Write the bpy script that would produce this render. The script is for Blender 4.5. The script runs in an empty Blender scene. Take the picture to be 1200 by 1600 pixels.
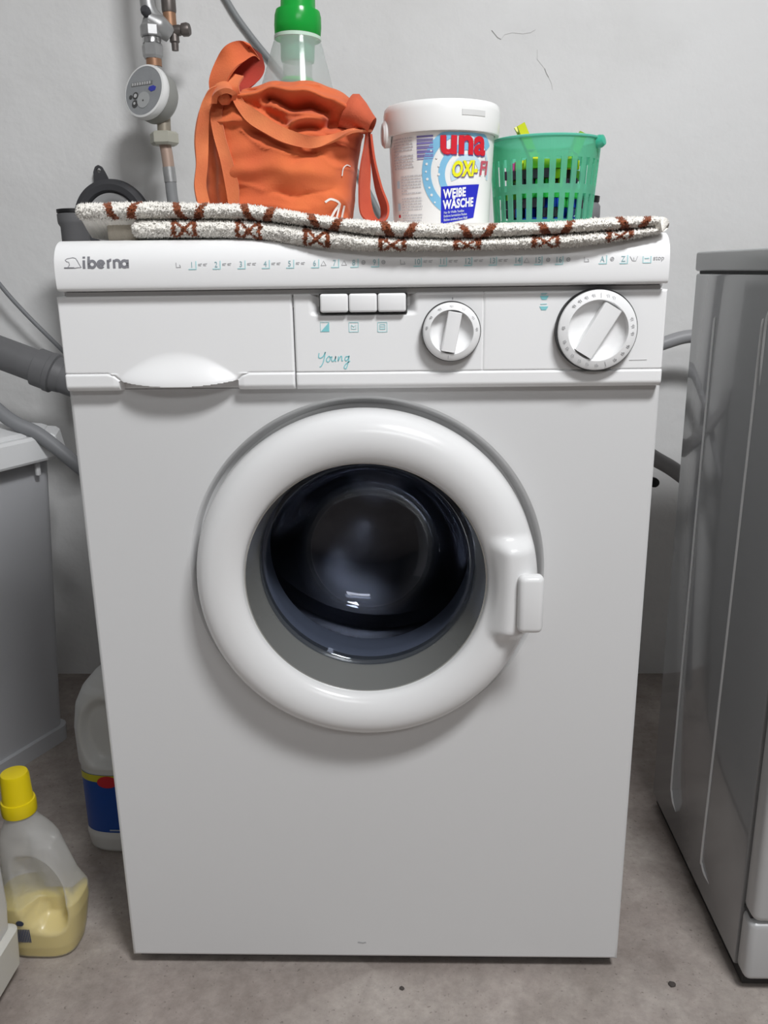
import bpy, bmesh, math, random
import numpy as np
from mathutils import Vector, Matrix

scene = bpy.context.scene
COL = scene.collection
PI = math.pi
random.seed(7)
RNG = np.random.default_rng(7)

# ------------------------------------------------------------------ camera
cam_data = bpy.data.cameras.new('camera')
cam = bpy.data.objects.new('camera', cam_data)
COL.objects.link(cam)
cam_data.sensor_fit = 'VERTICAL'
cam_data.sensor_height = 32.0
cam_data.sensor_width = 24.0
cam_data.lens = 1327.74 / 1600 * 32.0
cam_data.clip_start = 0.02
_r = Vector((0.9996, 0.0253, -0.0132)); _u = Vector((0.0058, 0.2731, 0.9620)); _f = Vector((-0.0279, 0.9617, -0.2728))
_m = Matrix((( _r[0], _u[0], -_f[0]), (_r[1], _u[1], -_f[1]), (_r[2], _u[2], -_f[2]))).to_4x4()
cam.matrix_world = Matrix.Translation((0.04545, -0.8533, 0.82813)) @ _m
scene.camera = cam

# ------------------------------------------------------------------ light and exposure
world = bpy.data.worlds.new('world'); scene.world = world
world.use_nodes = True
world.node_tree.nodes['Background'].inputs[0].default_value = (1, 1, 1, 1)
world.node_tree.nodes['Background'].inputs[1].default_value = 0.02

def area_light(name, loc, target, sx, sy, power, color=(0.975, 0.985, 1.0)):
    d = bpy.data.lights.new(name, 'AREA'); d.shape = 'RECTANGLE'; d.size = sx; d.size_y = sy
    d.energy = power; d.color = color
    o = bpy.data.objects.new(name, d); COL.objects.link(o)
    o.location = loc
    o.rotation_euler = (Vector(target) - Vector(loc)).to_track_quat('-Z', 'Y').to_euler()
    return o
area_light('ceiling_lamp_light', (0.60, -1.05, 2.22), (0.10, 0.1, 0.4), 0.46, 0.36, 56)
area_light('rear_fill_light', (0.5, -2.6, 2.22), (0.0, 0.0, 0.5), 1.2, 0.4, 22)  # added frontal fill from behind the camera, not a known lamp

vs = scene.view_settings
vs.view_transform = 'Standard'; vs.look = 'None'; vs.gamma = 1.0; vs.use_curve_mapping = False
vs.exposure = -0.22

# ------------------------------------------------------------------ materials
MATS = {}
def mat(name, color, rough=0.5, metal=0.0, bump=0.0, bscale=200.0, var=0.0, vscale=8.0, trans=0.0, ior=1.45,
        alpha=1.0, coat=0.0, sss=0.0, spec=0.5, sheen=0.0):
    if name in MATS: return MATS[name]
    m = bpy.data.materials.new(name); m.use_nodes = True
    nt = m.node_tree; b = nt.nodes['Principled BSDF']
    b.inputs['Base Color'].default_value = (*color, 1); b.inputs['Roughness'].default_value = rough
    b.inputs['Metallic'].default_value = metal; b.inputs['IOR'].default_value = ior
    b.inputs['Transmission Weight'].default_value = trans; b.inputs['Alpha'].default_value = alpha
    b.inputs['Coat Weight'].default_value = coat; b.inputs['Specular IOR Level'].default_value = spec
    b.inputs['Sheen Weight'].default_value = sheen
    if sss: b.inputs['Subsurface Weight'].default_value = sss; b.inputs['Subsurface Scale'].default_value = 0.01
    tc = nt.nodes.new('ShaderNodeTexCoord')
    if bump:
        n = nt.nodes.new('ShaderNodeTexNoise'); n.inputs['Scale'].default_value = bscale; n.inputs['Detail'].default_value = 4
        bp = nt.nodes.new('ShaderNodeBump'); bp.inputs['Strength'].default_value = bump; bp.inputs['Distance'].default_value = 0.002
        nt.links.new(tc.outputs['Object'], n.inputs['Vector']); nt.links.new(n.outputs['Fac'], bp.inputs['Height'])
        nt.links.new(bp.outputs['Normal'], b.inputs['Normal'])
    if var:
        n = nt.nodes.new('ShaderNodeTexNoise'); n.inputs['Scale'].default_value = vscale; n.inputs['Detail'].default_value = 5
        r = nt.nodes.new('ShaderNodeMix'); r.data_type = 'RGBA'
        r.inputs['A'].default_value = (*[c * (1 - var) for c in color], 1); r.inputs['B'].default_value = (*[min(1, c * (1 + var)) for c in color], 1)
        nt.links.new(tc.outputs['Object'], n.inputs['Vector']); nt.links.new(n.outputs['Fac'], r.inputs['Factor'])
        nt.links.new(r.outputs['Result'], b.inputs['Base Color'])
    MATS[name] = m
    return m

def thin_plastic(name, color, clear, rough=0.15):
    """thin see-through plastic film: part of the light passes straight through, the rest is a glossy coloured skin"""
    m = bpy.data.materials.new(name); m.use_nodes = True
    nt = m.node_tree; b = nt.nodes['Principled BSDF']; out = nt.nodes['Material Output']
    b.inputs['Base Color'].default_value = (*color, 1); b.inputs['Roughness'].default_value = rough
    t = nt.nodes.new('ShaderNodeBsdfTransparent'); t.inputs[0].default_value = (*[0.25 * c + 0.75 * (c / max(color)) for c in color], 1)
    tl = nt.nodes.new('ShaderNodeBsdfTranslucent'); tl.inputs[0].default_value = (*color, 1)
    a = nt.nodes.new('ShaderNodeMixShader'); a.inputs[0].default_value = 0.35
    mx = nt.nodes.new('ShaderNodeMixShader'); mx.inputs[0].default_value = clear
    nt.links.new(b.outputs[0], a.inputs[1]); nt.links.new(tl.outputs[0], a.inputs[2])
    nt.links.new(a.outputs[0], mx.inputs[1]); nt.links.new(t.outputs[0], mx.inputs[2]); nt.links.new(mx.outputs[0], out.inputs[0])
    MATS[name] = m
    return m

def pane_glass(name, tint, rough=0.01):
    """moulded glass: light goes straight through with a tint, the surface mirrors by Fresnel"""
    m = bpy.data.materials.new(name); m.use_nodes = True
    nt = m.node_tree; out = nt.nodes['Material Output']; nt.nodes.remove(nt.nodes['Principled BSDF'])
    t = nt.nodes.new('ShaderNodeBsdfTransparent'); t.inputs[0].default_value = (*tint, 1)
    g = nt.nodes.new('ShaderNodeBsdfGlossy'); g.inputs['Roughness'].default_value = rough; g.inputs[0].default_value = (0.9, 0.93, 1.0, 1)
    lw = nt.nodes.new('ShaderNodeLayerWeight'); lw.inputs[0].default_value = 0.5
    pw = nt.nodes.new('ShaderNodeMath'); pw.operation = 'POWER'; pw.inputs[1].default_value = 5.0
    fr = nt.nodes.new('ShaderNodeMath'); fr.operation = 'MULTIPLY_ADD'; fr.inputs[1].default_value = 0.9; fr.inputs[2].default_value = 0.03
    nt.links.new(lw.outputs['Facing'], pw.inputs[0]); nt.links.new(pw.outputs[0], fr.inputs[0])
    mx = nt.nodes.new('ShaderNodeMixShader')
    nt.links.new(fr.outputs[0], mx.inputs[0]); nt.links.new(t.outputs[0], mx.inputs[1]); nt.links.new(g.outputs[0], mx.inputs[2]); nt.links.new(mx.outputs[0], out.inputs[0])
    return m

def attr_mat(name, rough, bump, bscale, sheen=0.3):
    m = mat(name, (0.8, 0.8, 0.8), rough, bump=bump, bscale=bscale, sheen=sheen)
    nt = m.node_tree; a = nt.nodes.new('ShaderNodeVertexColor'); a.layer_name = 'pattern'
    nt.links.new(a.outputs['Color'], nt.nodes['Principled BSDF'].inputs['Base Color'])
    return m

ENAMEL = mat('white_enamel', (0.67, 0.67, 0.67), 0.32, bump=0.02, bscale=350)
PANEL = mat('white_panel_plastic', (0.86, 0.86, 0.86), 0.30)
RIM = mat('white_door_plastic', (0.76, 0.76, 0.76), 0.22)
BLACK = mat('black_plastic', (0.012, 0.012, 0.013), 0.45)
DARKGAP = mat('dark_seam', (0.06, 0.06, 0.06), 0.7)
GREYPIPE = mat('grey_pipe_plastic', (0.15, 0.15, 0.155), 0.5, var=0.1, vscale=20)
GREYHOSE = mat('grey_hose', (0.22, 0.225, 0.235), 0.5)
DARKRUB = mat('dark_rubber', (0.055, 0.055, 0.06), 0.6)
CHROME = mat('dull_chrome', (0.50, 0.51, 0.50), 0.30, metal=1.0)
STEEL = mat('drum_steel', (0.50, 0.50, 0.51), 0.22, metal=1.0)
GLASS = None
TEAL = mat('teal_print', (0.25, 0.62, 0.66), 0.5)
PALETEAL = mat('pale_teal_print', (0.42, 0.70, 0.72), 0.5)
GREYINK = mat('grey_print', (0.22, 0.22, 0.24), 0.5)
FAINTINK = mat('faint_grey_print', (0.42, 0.42, 0.43), 0.5)
BRASS = mat('aged_copper', (0.36, 0.20, 0.12), 0.5, metal=0.5, var=0.3, vscale=60)
NICKEL = mat('dull_nickel', (0.40, 0.40, 0.40), 0.42, metal=0.55, var=0.15, vscale=70)
DARKMETAL = mat('tarnished_metal', (0.16, 0.14, 0.13), 0.45, metal=0.6, var=0.3, vscale=60)
WHITEP = mat('white_plastic', (0.82, 0.82, 0.81), 0.28)
def cloth(name, ca, cb, vs=16):
    m = mat(name, ca, 0.92, bump=0.18, bscale=600, var=0.1, vscale=vs, sheen=0.12)
    for n in m.node_tree.nodes:
        if n.type == 'MIX': n.inputs['A'].default_value = (*ca, 1); n.inputs['B'].default_value = (*cb, 1)
    return m
ORANGE = cloth('orange_cotton', (0.50, 0.072, 0.034), (0.76, 0.20, 0.055))
REDIN = mat('shaded_cotton_inside', (0.50, 0.07, 0.04), 0.9, bump=0.2, bscale=900)  # inner face of the orange cotton, its shade mixed into the colour

# ------------------------------------------------------------------ mesh helpers
ORIG = {}
def link(o, parent=None):
    COL.objects.link(o)
    if parent is not None: o.parent = parent
    return o

def mesh_obj(name, verts, faces, m, parent=None, smooth=True, angle=None, flat_big=0):
    off = ORIG.get(parent.name, Vector((0, 0, 0))) if parent is not None else Vector((0, 0, 0))
    me = bpy.data.meshes.new(name)
    me.from_pydata([(v[0] - off[0], v[1] - off[1], v[2] - off[2]) for v in verts], [], [tuple(f) for f in faces])
    bm = bmesh.new(); bm.from_mesh(me)
    bmesh.ops.recalc_face_normals(bm, faces=bm.faces)
    if smooth:
        for f in bm.faces: f.smooth = not (flat_big and f.calc_area() > flat_big)
        lim = math.radians(angle if angle else 40)
        for e in bm.edges:
            if len(e.link_faces) == 2 and e.calc_face_angle(0) > lim: e.smooth = False
    bm.to_mesh(me); bm.free()
    me.materials.append(m)
    o = bpy.data.objects.new(name, me); link(o, parent)
    if parent is not None: ORIG[o.name] = off
    return o

def thing(name, loc, label, cat, group=None, kind=None):
    o = bpy.data.objects.new(name, None); COL.objects.link(o)
    o.empty_display_size = 0.05
    o.location = loc; ORIG[o.name] = Vector(loc)
    o['label'] = label; o['category'] = cat
    if group: o['group'] = group
    return o

def tag(o, label=None, cat=None, group=None, kind=None):
    if label: o['label'] = label
    if cat: o['category'] = cat
    if group: o['group'] = group
    if kind: o['kind'] = kind
    return o

class Geo:
    def __init__(s): s.v = []; s.f = []
    def add(s, vf):
        n = len(s.v); s.v += [tuple(p) for p in vf[0]]; s.f += [tuple(i + n for i in q) for q in vf[1]]
        return s
    def obj(s, name, m, parent=None, smooth=True, angle=None): return mesh_obj(name, s.v, s.f, m, parent, smooth, angle)

def rbox(x0, x1, y0, y1, z0, z1, bev=0.0, seg=2):
    bm = bmesh.new(); bmesh.ops.create_cube(bm, size=1)
    for v in bm.verts:
        v.co = Vector(((x0 + x1) / 2 + v.co.x * (x1 - x0), (y0 + y1) / 2 + v.co.y * (y1 - y0), (z0 + z1) / 2 + v.co.z * (z1 - z0)))
    if bev: bmesh.ops.bevel(bm, geom=list(bm.edges), offset=bev, segments=seg, profile=0.5, affect='EDGES')
    bm.verts.index_update()
    r = ([tuple(v.co) for v in bm.verts], [[v.index for v in f.verts] for f in bm.faces]); bm.free()
    return r

def frame_from(axis):
    a = Vector(axis).normalized()
    t = Vector((0, 0, 1)) if abs(a.z) < 0.9 else Vector((0, 1, 0))
    u = t.cross(a).normalized(); w = a.cross(u)
    return u, w, a

def lathe(prof, c=(0, 0, 0), axis=(0, 0, 1), seg=48, loop=False, sx=1.0, sy=1.0):
    """prof: (radius, height along axis); radius 0 ends close to a point"""
    u, w, a = frame_from(axis); c = Vector(c); v = []; rows = []; f = []
    for r, h in prof:
        if r < 1e-7: v.append(tuple(c + a * h)); rows.append([len(v) - 1] * seg)
        else:
            row = []
            for i in range(seg):
                t = 2 * PI * i / seg; v.append(tuple(c + a * h + u * (r * sx * math.cos(t)) + w * (r * sy * math.sin(t)))); row.append(len(v) - 1)
            rows.append(row)
    n = len(rows)
    for k in range(n if loop else n - 1):
        A = rows[k]; B = rows[(k + 1) % n]
        for i in range(seg):
            j = (i + 1) % seg
            q = []
            for x in (A[i], A[j], B[j], B[i]):
                if x not in q: q.append(x)
            if len(q) > 2: f.append(q)
    return v, f

def catmull(pts, n=8):
    P = [np.array(p, float) for p in pts]
    P = [2 * P[0] - P[1]] + P + [2 * P[-1] - P[-2]]
    out = []
    for i in range(1, len(P) - 2):
        for k in range(n):
            t = k / n; a, b, c, d = P[i - 1:i + 3]
            out.append(0.5 * ((2 * b) + (-a + c) * t + (2 * a - 5 * b + 4 * c - d) * t * t + (-a + 3 * b - 3 * c + d) * t ** 3))
    out.append(P[-2])
    return out

def tube(pts, r, seg=14, n=8, smoothpath=True):
    """round tube; r is one radius or one per sampled point (interpolated)"""
    P = catmull(pts, n) if smoothpath else [np.array(p, float) for p in pts]
    N = len(P); rr = np.interp(np.linspace(0, 1, N), np.linspace(0, 1, len(r)), r) if hasattr(r, '__len__') else [r] * N
    v = []; f = []; u = None
    for i in range(N):
        t = P[min(i + 1, N - 1)] - P[max(i - 1, 0)]; t = Vector(t).normalized()
        if u is None: u, w, _ = frame_from(t)
        else: u = (u - t * u.dot(t)).normalized(); w = t.cross(u)
        for k in range(seg):
            a = 2 * PI * k / seg
            v.append(tuple(Vector(P[i]) + (u * math.cos(a) + w * math.sin(a)) * float(rr[i])))
    for i in range(N - 1):
        for k in range(seg):
            j = (k + 1) % seg; f.append((i * seg + k, i * seg + j, (i + 1) * seg + j, (i + 1) * seg + k))
    f.append(tuple(range(seg))[::-1]); f.append(tuple((N - 1) * seg + k for k in range(seg)))
    return v, f

def grid(P, closed_u=False):
    """P: array rows x cols x 3 -> quads"""
    R, C = P.shape[:2]; v = [tuple(p) for p in P.reshape(-1, 3)]; f = []
    for i in range(R - 1):
        for j in range(C if closed_u else C - 1):
            k = (j + 1) % C; f.append((i * C + j, i * C + k, (i + 1) * C + k, (i + 1) * C + j))
    return v, f

def ribbon(pts, wid, th=0.0016, n=8, hem=True):
    """cloth strap: pts centre line, wid half-width vector per point, closed box section with slightly thicker hems"""
    P = catmull(pts, n); W = catmull(wid, n); N = len(P)
    sec = [(-1, -1), (-0.72, -0.7), (0, -0.75), (0.72, -0.7), (1, -1), (1, 1), (0.72, 0.7), (0, 0.75), (-0.72, 0.7), (-1, 1)]
    rows = []
    for i in range(N):
        t = Vector(P[min(i + 1, N - 1)] - P[max(i - 1, 0)]).normalized(); w = Vector(W[i]); nn = t.cross(w).normalized()
        rows.append([Vector(P[i]) + w * a + nn * (b * th * 0.5 * (1.25 if abs(a) > 0.9 else 1)) for a, b in sec])
    v, f = grid(np.array([[tuple(q) for q in r] for r in rows]), True)
    m = len(sec); f.append(tuple(range(m))[::-1]); f.append(tuple((N - 1) * m + k for k in range(m)))
    return v, f

def extrude_poly(poly, h0, h1, tofn):
    """prism from a 2-D polygon; tofn(u, v, h) -> 3-D"""
    n = len(poly); v = [tofn(p[0], p[1], h0) for p in poly] + [tofn(p[0], p[1], h1) for p in poly]
    f = [tuple(range(n)), tuple(range(2 * n - 1, n - 1, -1))] + [(i, (i + 1) % n, n + (i + 1) % n, n + i) for i in range(n)]
    return v, f

def strokes(lines, w, fn, h=0.0003, step=0.003):
    """thin printed strokes: 2-D polylines of width w laid on a surface by fn(u, v, lift)"""
    g = Geo()
    for L in lines:
        P = [np.array(p, float) for p in L]; Q = [P[0]]
        for a, b in zip(P[:-1], P[1:]):
            m = max(1, int(np.linalg.norm(b - a) / step))
            Q += [a + (b - a) * k / m for k in range(1, m + 1)]
        rows = []
        for i, q in enumerate(Q):
            t = Q[min(i + 1, len(Q) - 1)] - Q[max(i - 1, 0)]; t = t / (np.linalg.norm(t) + 1e-9); nn = np.array([-t[1], t[0]]) * w / 2
            rows.append([fn(*(q + nn), h), fn(*(q - nn), h), fn(*(q - nn), 0.0), fn(*(q + nn), 0.0)])
        v, f = grid(np.array(rows), True); k = len(rows)
        f += [(0, 1, 2, 3), ((k - 1) * 4 + 3, (k - 1) * 4 + 2, (k - 1) * 4 + 1, (k - 1) * 4)]
        g.add((v, f))
    return g

_txt = {}
def text_geo(s, size, fn, bold=0.0, shear=0.0, align='LEFT', sx=1.0, h=0.0003, cut=0, at=(0, 0), sp=1.0):
    """lettering: a text outline meshed flat, extruded by h and laid on a surface by fn(u, v, lift)"""
    c = bpy.data.curves.new('lettering_outline', 'FONT'); c.body = s; c.size = size; c.offset = bold; c.shear = shear
    c.align_x = align; c.resolution_u = 3; c.space_character = sp; c.fill_mode = 'FRONT'
    o = bpy.data.objects.new('lettering_outline', c); COL.objects.link(o)
    bpy.context.view_layer.update()
    me = bpy.data.meshes.new_from_object(o.evaluated_get(bpy.context.evaluated_depsgraph_get()))
    bpy.data.objects.remove(o); bpy.data.curves.remove(c)
    bm = bmesh.new(); bm.from_mesh(me); bpy.data.meshes.remove(me)
    bmesh.ops.remove_doubles(bm, verts=bm.verts, dist=1e-6)
    if cut: bmesh.ops.subdivide_edges(bm, edges=[e for e in bm.edges if e.calc_length() > cut], cuts=2); bmesh.ops.triangulate(bm, faces=bm.faces)
    bm.verts.index_update()
    v = [(p.co.x * sx + at[0], p.co.y + at[1]) for p in bm.verts]
    f = [[q.index for q in fc.verts] for fc in bm.faces]
    bd = [(e.verts[0].index, e.verts[1].index) for e in bm.edges if len(e.link_faces) == 1]
    bm.free(); n = len(v)
    V = [fn(a, b, h) for a, b in v] + [fn(a, b, 0.0) for a, b in v]
    return V, f + [(a, b, b + n, a + n) for a, b in bd]

def sstep(a, b, x):
    t = np.clip((x - a) / (b - a), 0, 1); return t * t * (3 - 2 * t)

def polydist(U, V, L):
    d = np.full(np.broadcast(U, V).shape, 1e9)
    for (ax, ay), (bx, by) in zip(L[:-1], L[1:]):
        t = np.clip(((U - ax) * (bx - ax) + (V - ay) * (by - ay)) / ((bx - ax) ** 2 + (by - ay) ** 2 + 1e-12), 0, 1)
        d = np.minimum(d, np.hypot(U - ax - t * (bx - ax), V - ay - t * (by - ay)))
    return d

# ------------------------------------------------------------------ room
YW = 0.80
def wall_mat():
    m = mat('painted_plaster', (0.66, 0.655, 0.64), 0.85)
    nt = m.node_tree; b = nt.nodes['Principled BSDF']; tc = nt.nodes.new('ShaderNodeTexCoord')
    n1 = nt.nodes.new('ShaderNodeTexNoise'); n1.inputs['Scale'].default_value = 3.2; n1.inputs['Detail'].default_value = 6
    n2 = nt.nodes.new('ShaderNodeTexNoise'); n2.inputs['Scale'].default_value = 45; n2.inputs['Detail'].default_value = 5
    r = nt.nodes.new('ShaderNodeValToRGB'); r.color_ramp.elements[0].position = 0.3; r.color_ramp.elements[1].position = 0.6
    r.color_ramp.elements[0].color = (0.69, 0.685, 0.675, 1); r.color_ramp.elements[1].color = (0.78, 0.778, 0.772, 1)
    bp = nt.nodes.new('ShaderNodeBump'); bp.inputs['Strength'].default_value = 0.35; bp.inputs['Distance'].default_value = 0.003
    bp2 = nt.nodes.new('ShaderNodeBump'); bp2.inputs['Strength'].default_value = 0.5; bp2.inputs['Distance'].default_value = 0.02
    for n in (n1, n2): nt.links.new(tc.outputs['Object'], n.inputs['Vector'])
    nt.links.new(n1.outputs['Fac'], r.inputs['Fac']); nt.links.new(r.outputs['Color'], b.inputs['Base Color'])
    nt.links.new(n2.outputs['Fac'], bp.inputs['Height']); nt.links.new(n1.outputs['Fac'], bp2.inputs['Height'])
    nt.links.new(bp.outputs['Normal'], bp2.inputs['Normal']); nt.links.new(bp2.outputs['Normal'], b.inputs['Normal'])
    return m
def floor_mat():
    m = mat('bare_concrete', (0.3, 0.28, 0.26), 0.8)
    nt = m.node_tree; b = nt.nodes['Principled BSDF']; tc = nt.nodes.new('ShaderNodeTexCoord')
    def noise(s, d=6, ro=0.6):
        n = nt.nodes.new('ShaderNodeTexNoise'); n.inputs['Scale'].default_value = s; n.inputs['Detail'].default_value = d; n.inputs['Roughness'].default_value = ro
        nt.links.new(tc.outputs['Object'], n.inputs['Vector']); return n
    def ramp(src, p0, c0, p1, c1):
        r = nt.nodes.new('ShaderNodeValToRGB'); r.color_ramp.elements[0].position = p0; r.color_ramp.elements[1].position = p1
        r.color_ramp.elements[0].color = (*c0, 1); r.color_ramp.elements[1].color = (*c1, 1)
        nt.links.new(src.outputs['Fac'], r.inputs['Fac']); return r
    def mix(a, bb, fac, mode):
        x = nt.nodes.new('ShaderNodeMix'); x.data_type = 'RGBA'; x.blend_type = mode; x.inputs['Factor'].default_value = fac
        nt.links.new(a, x.inputs['A']); nt.links.new(bb, x.inputs['B']); return x.outputs['Result']
    a = ramp(noise(9), 0.32, (0.33, 0.285, 0.255), 0.68, (0.52, 0.465, 0.425))
    c = ramp(noise(60, 8, 0.75), 0.3, (0.62, 0.62, 0.62), 0.7, (1, 1, 1))
    d = ramp(noise(3.1), 0.42, (0.74, 0.70, 0.70), 0.58, (1, 1, 1))
    e = ramp(noise(170, 2), 0.28, (0.40, 0.38, 0.38), 0.36, (1, 1, 1))
    col = mix(a.outputs['Color'], c.outputs['Color'], 0.8, 'MULTIPLY'); col = mix(col, d.outputs['Color'], 0.7, 'MULTIPLY'); col = mix(col, e.outputs['Color'], 0.6, 'MULTIPLY')
    nt.links.new(col, b.inputs['Base Color'])
    bp = nt.nodes.new('ShaderNodeBump'); bp.inputs['Strength'].default_value = 0.4; bp.inputs['Distance'].default_value = 0.002
    nt.links.new(noise(120, 6).outputs['Fac'], bp.inputs['Height']); nt.links.new(bp.outputs['Normal'], b.inputs['Normal'])
    return m
CELLAR = mat('grey_cellar_paint', (0.34, 0.34, 0.335), 0.85, bump=0.3, bscale=45)
WALL = wall_mat(); FLOOR = floor_mat()
X0, X1, Y0, ZC = -1.45, 2.2, -4.2, 2.35
def struct(name, b, m): return tag(mesh_obj(name, *rbox(*b), m, smooth=False), kind='structure')
floor = struct('floor', (X0 - .1, X1 + .1, Y0 - .1, YW + .1, -0.1, 0), FLOOR)
wall_back = struct('wall_back', (X0 - .1, X1 + .1, YW, YW + .1, 0, ZC), WALL)
struct('wall_left', (X0 - .1, X0, Y0, YW, 0, ZC), CELLAR)
struct('wall_right', (X1, X1 + .1, Y0, YW, 0, ZC), CELLAR)
struct('wall_front', (X0 - .1, X1 + .1, Y0 - .1, Y0, 0, ZC), CELLAR)
struct('ceiling', (X0 - .1, X1 + .1, Y0 - .1, YW + .1, ZC, ZC + .1), CELLAR)
def wallfn(u, v, h): return (u, YW - 0.0002 - h, v)
CRACK = mat('plaster_crack', (0.30, 0.29, 0.28), 0.9)
strokes([[(0.196, 1.228), (0.2065, 1.2165), (0.2125, 1.2135)], [(0.290, 1.166), (0.2935, 1.158), (0.2975, 1.152)]], 0.0010, wallfn, 0.0004).obj('crack', CRACK, wall_back)
strokes([[(0.2125, 1.2135), (0.219, 1.221), (0.232, 1.2235), (0.250, 1.2215), (0.263, 1.223), (0.272, 1.2275)],
         [(0.276, 1.196), (0.2765, 1.181), (0.290, 1.166)], [(0.2975, 1.152), (0.303, 1.142), (0.305, 1.132)]], 0.0005, wallfn, 0.0004).obj('crack', mat('fine_crack', (0.55, 0.54, 0.53), 0.9), wall_back)
# a few crumbs
for (x, y, s, lab) in [(0.3589, -0.0195, 0.0042, 'dark crumb on the floor in front of the silver dishwasher'), (0.0351, -0.0291, 0.0030, 'dark crumb on the floor in front of the washing machine centre')]:
    vv, ff = lathe([(0, 0), (s, 0.0004), (s * 0.9, s * 0.5), (s * 0.4, s * 0.8), (0, s * 0.85)], (x, y, 0), seg=9)
    vv = [(a + random.uniform(-1, 1) * s * 0.15, b + random.uniform(-1, 1) * s * 0.15, c) for a, b, c in vv]
    tag(mesh_obj('crumb', vv, ff, mat('dark_crumb', (0.07, 0.06, 0.055), 0.9), None, False), lab, 'crumb')

# housings for the ceiling lamp and the added, unseen fill light
for nm, (x, y, sx, sy), lab in [('light_housing', (0.60, -1.05, 0.6, 0.5), 'white square ceiling lamp above the washing machine'), ('light_housing', (0.5, -2.6, 1.2, 0.3), 'long white housing of the added fill light near the front wall')]:
    t = thing(nm, (x, y, ZC), lab, 'lamp')
    mesh_obj('housing', *rbox(x - sx / 2, x + sx / 2, y - sy / 2, y + sy / 2, ZC - 0.07, ZC - 0.001, 0.01), WHITEP, t)
    mesh_obj('mounting_plate', *rbox(x - sx / 3, x + sx / 3, y - sy / 3, y + sy / 3, ZC - 0.078, ZC - 0.071, 0.002), CHROME, t)

# ------------------------------------------------------------------ washing machine
WM = thing('washing_machine', (0, 0.27, 0), 'white front loading washing machine with round glass door and two dials', 'washing machine')
HW = 0.2975
body = Geo()
body.add(rbox(-HW, -HW + 0.004, 0.03, 0.54, 0.018, 0.855)); body.add(rbox(HW - 0.004, HW, 0.03, 0.54, 0.018, 0.855))
body.add(rbox(-HW + 0.004, HW - 0.004, 0.536, 0.54, 0.018, 0.855)); body.add(rbox(-HW + 0.004, HW - 0.004, 0.03, 0.536, 0.018, 0.024))
body.obj('cabinet', ENAMEL, WM, smooth=False)
mesh_obj('worktop', *rbox(-HW - 0.001, HW + 0.001, 0.03, 0.545, 0.838, 0.8555, 0.004), PANEL, WM)
mesh_obj('plinth', *rbox(-HW + 0.006, HW - 0.006, 0.012, 0.5, 0.008, 0.0185), BLACK, WM, smooth=False)
for sx in (-1, 1):
    for y in (0.05, 0.47): mesh_obj('foot', *lathe([(0, 0), (0.02, 0), (0.02, 0.006), (0.012, 0.0085), (0, 0.0085)], (sx * 0.255, y, 0), seg=20), BLACK, WM)

# front panel with a round dished recess
CZ = 0.519; CX = 0.001
def rect_pt(a, x0, x1, z0, z1):
    dx, dz = math.cos(a), math.sin(a); t = 1e9
    if dx > 1e-9: t = min(t, (x1 - CX) / dx)
    if dx < -1e-9: t = min(t, (x0 - CX) / dx)
    if dz > 1e-9: t = min(t, (z1 - CZ) / dz)
    if dz < -1e-9: t = min(t, (z0 - CZ) / dz)
    return CX + dx * t, CZ + dz * t
zb, zt = 0.018, 0.7165
angs = [2 * PI * i / 240 for i in range(240)]
for cx_, cz_ in [(-HW, zb), (HW, zb), (HW, zt), (-HW, zt)]: angs.append(math.atan2(cz_ - CZ, cx_ - CX) % (2 * PI))
angs.sort()
rows = []
for r, y in [(0.128, 0.022), (0.150, 0.021), (0.179, 0.018), (0.1832, 0.014), (0.1850, 0.006), (0.1866, 0.002), (0.1886, 0.0002), (0.1915, 0.0)]:
    rows.append([(CX + r * math.cos(a), y, CZ + r * math.sin(a)) for a in angs])
for ins, y in [(0.004, 0.0), (0.002, 0.0006), (0.0006, 0.002), (0.0, 0.0045), (0.0, 0.03)]:
    row = []
    for a in angs:
        x, z = rect_pt(a, -HW, HW, zb, zt)
        fx = (x / HW); row.append((x - math.copysign(ins, x) * (abs(fx) > 0.98), y, z + (ins if z < zb + 0.004 else 0)))
    rows.append(row)
fp = mesh_obj('front_panel', *grid(np.array(rows), True), ENAMEL, WM, angle=30, flat_big=1.0e-4)
strokes([[(-0.0185, 0.0405), (-0.0125, 0.0395), (-0.0085, 0.0405)]], 0.0022, lambda u, v, h: (u, -h, v)).obj('scuff_mark', FAINTINK, fp)

# door ring with a raised latch boss
def door_profile(n=26):
    pts = [(0.1745, 0.012), (0.1772, -0.002), (0.1776, -0.012), (0.1765, -0.022), (0.1735, -0.031), (0.168, -0.0375), (0.160, -0.0418), (0.151, -0.0432), (0.143, -0.0424), (0.136, -0.0400), (0.1305, -0.0368), (0.1275, -0.0335), (0.1262, -0.030), (0.1256, -0.024)]
    return [tuple(p) for p in catmull(pts, 3)]
rows = []
NA = 288
for r, y in door_profile():
    row = []
    for i in range(NA):
        a = 2 * PI * i / NA
        px, pz = r * math.cos(a), r * math.sin(a)
        bx = float(sstep(0.122, 0.147, px)) if px > 0 else 0
        bz = float(sstep(-0.066, -0.050, pz - 0.004) * (1 - sstep(0.034, 0.050, pz - 0.004)))
        k = bx * bz * float(sstep(0.1262, 0.135, r)) * float(sstep(0.010, -0.020, y) if False else (1 - sstep(-0.030, 0.0, y)))
        row.append((CX + px, y - 0.0135 * k, CZ + pz))
    rows.append(row)
ring = mesh_obj('door', *grid(np.array(rows), True), RIM, WM, angle=60)
COLLAR = mat('satin_collar', (0.55, 0.56, 0.54), 0.20, metal=0.7)
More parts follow.
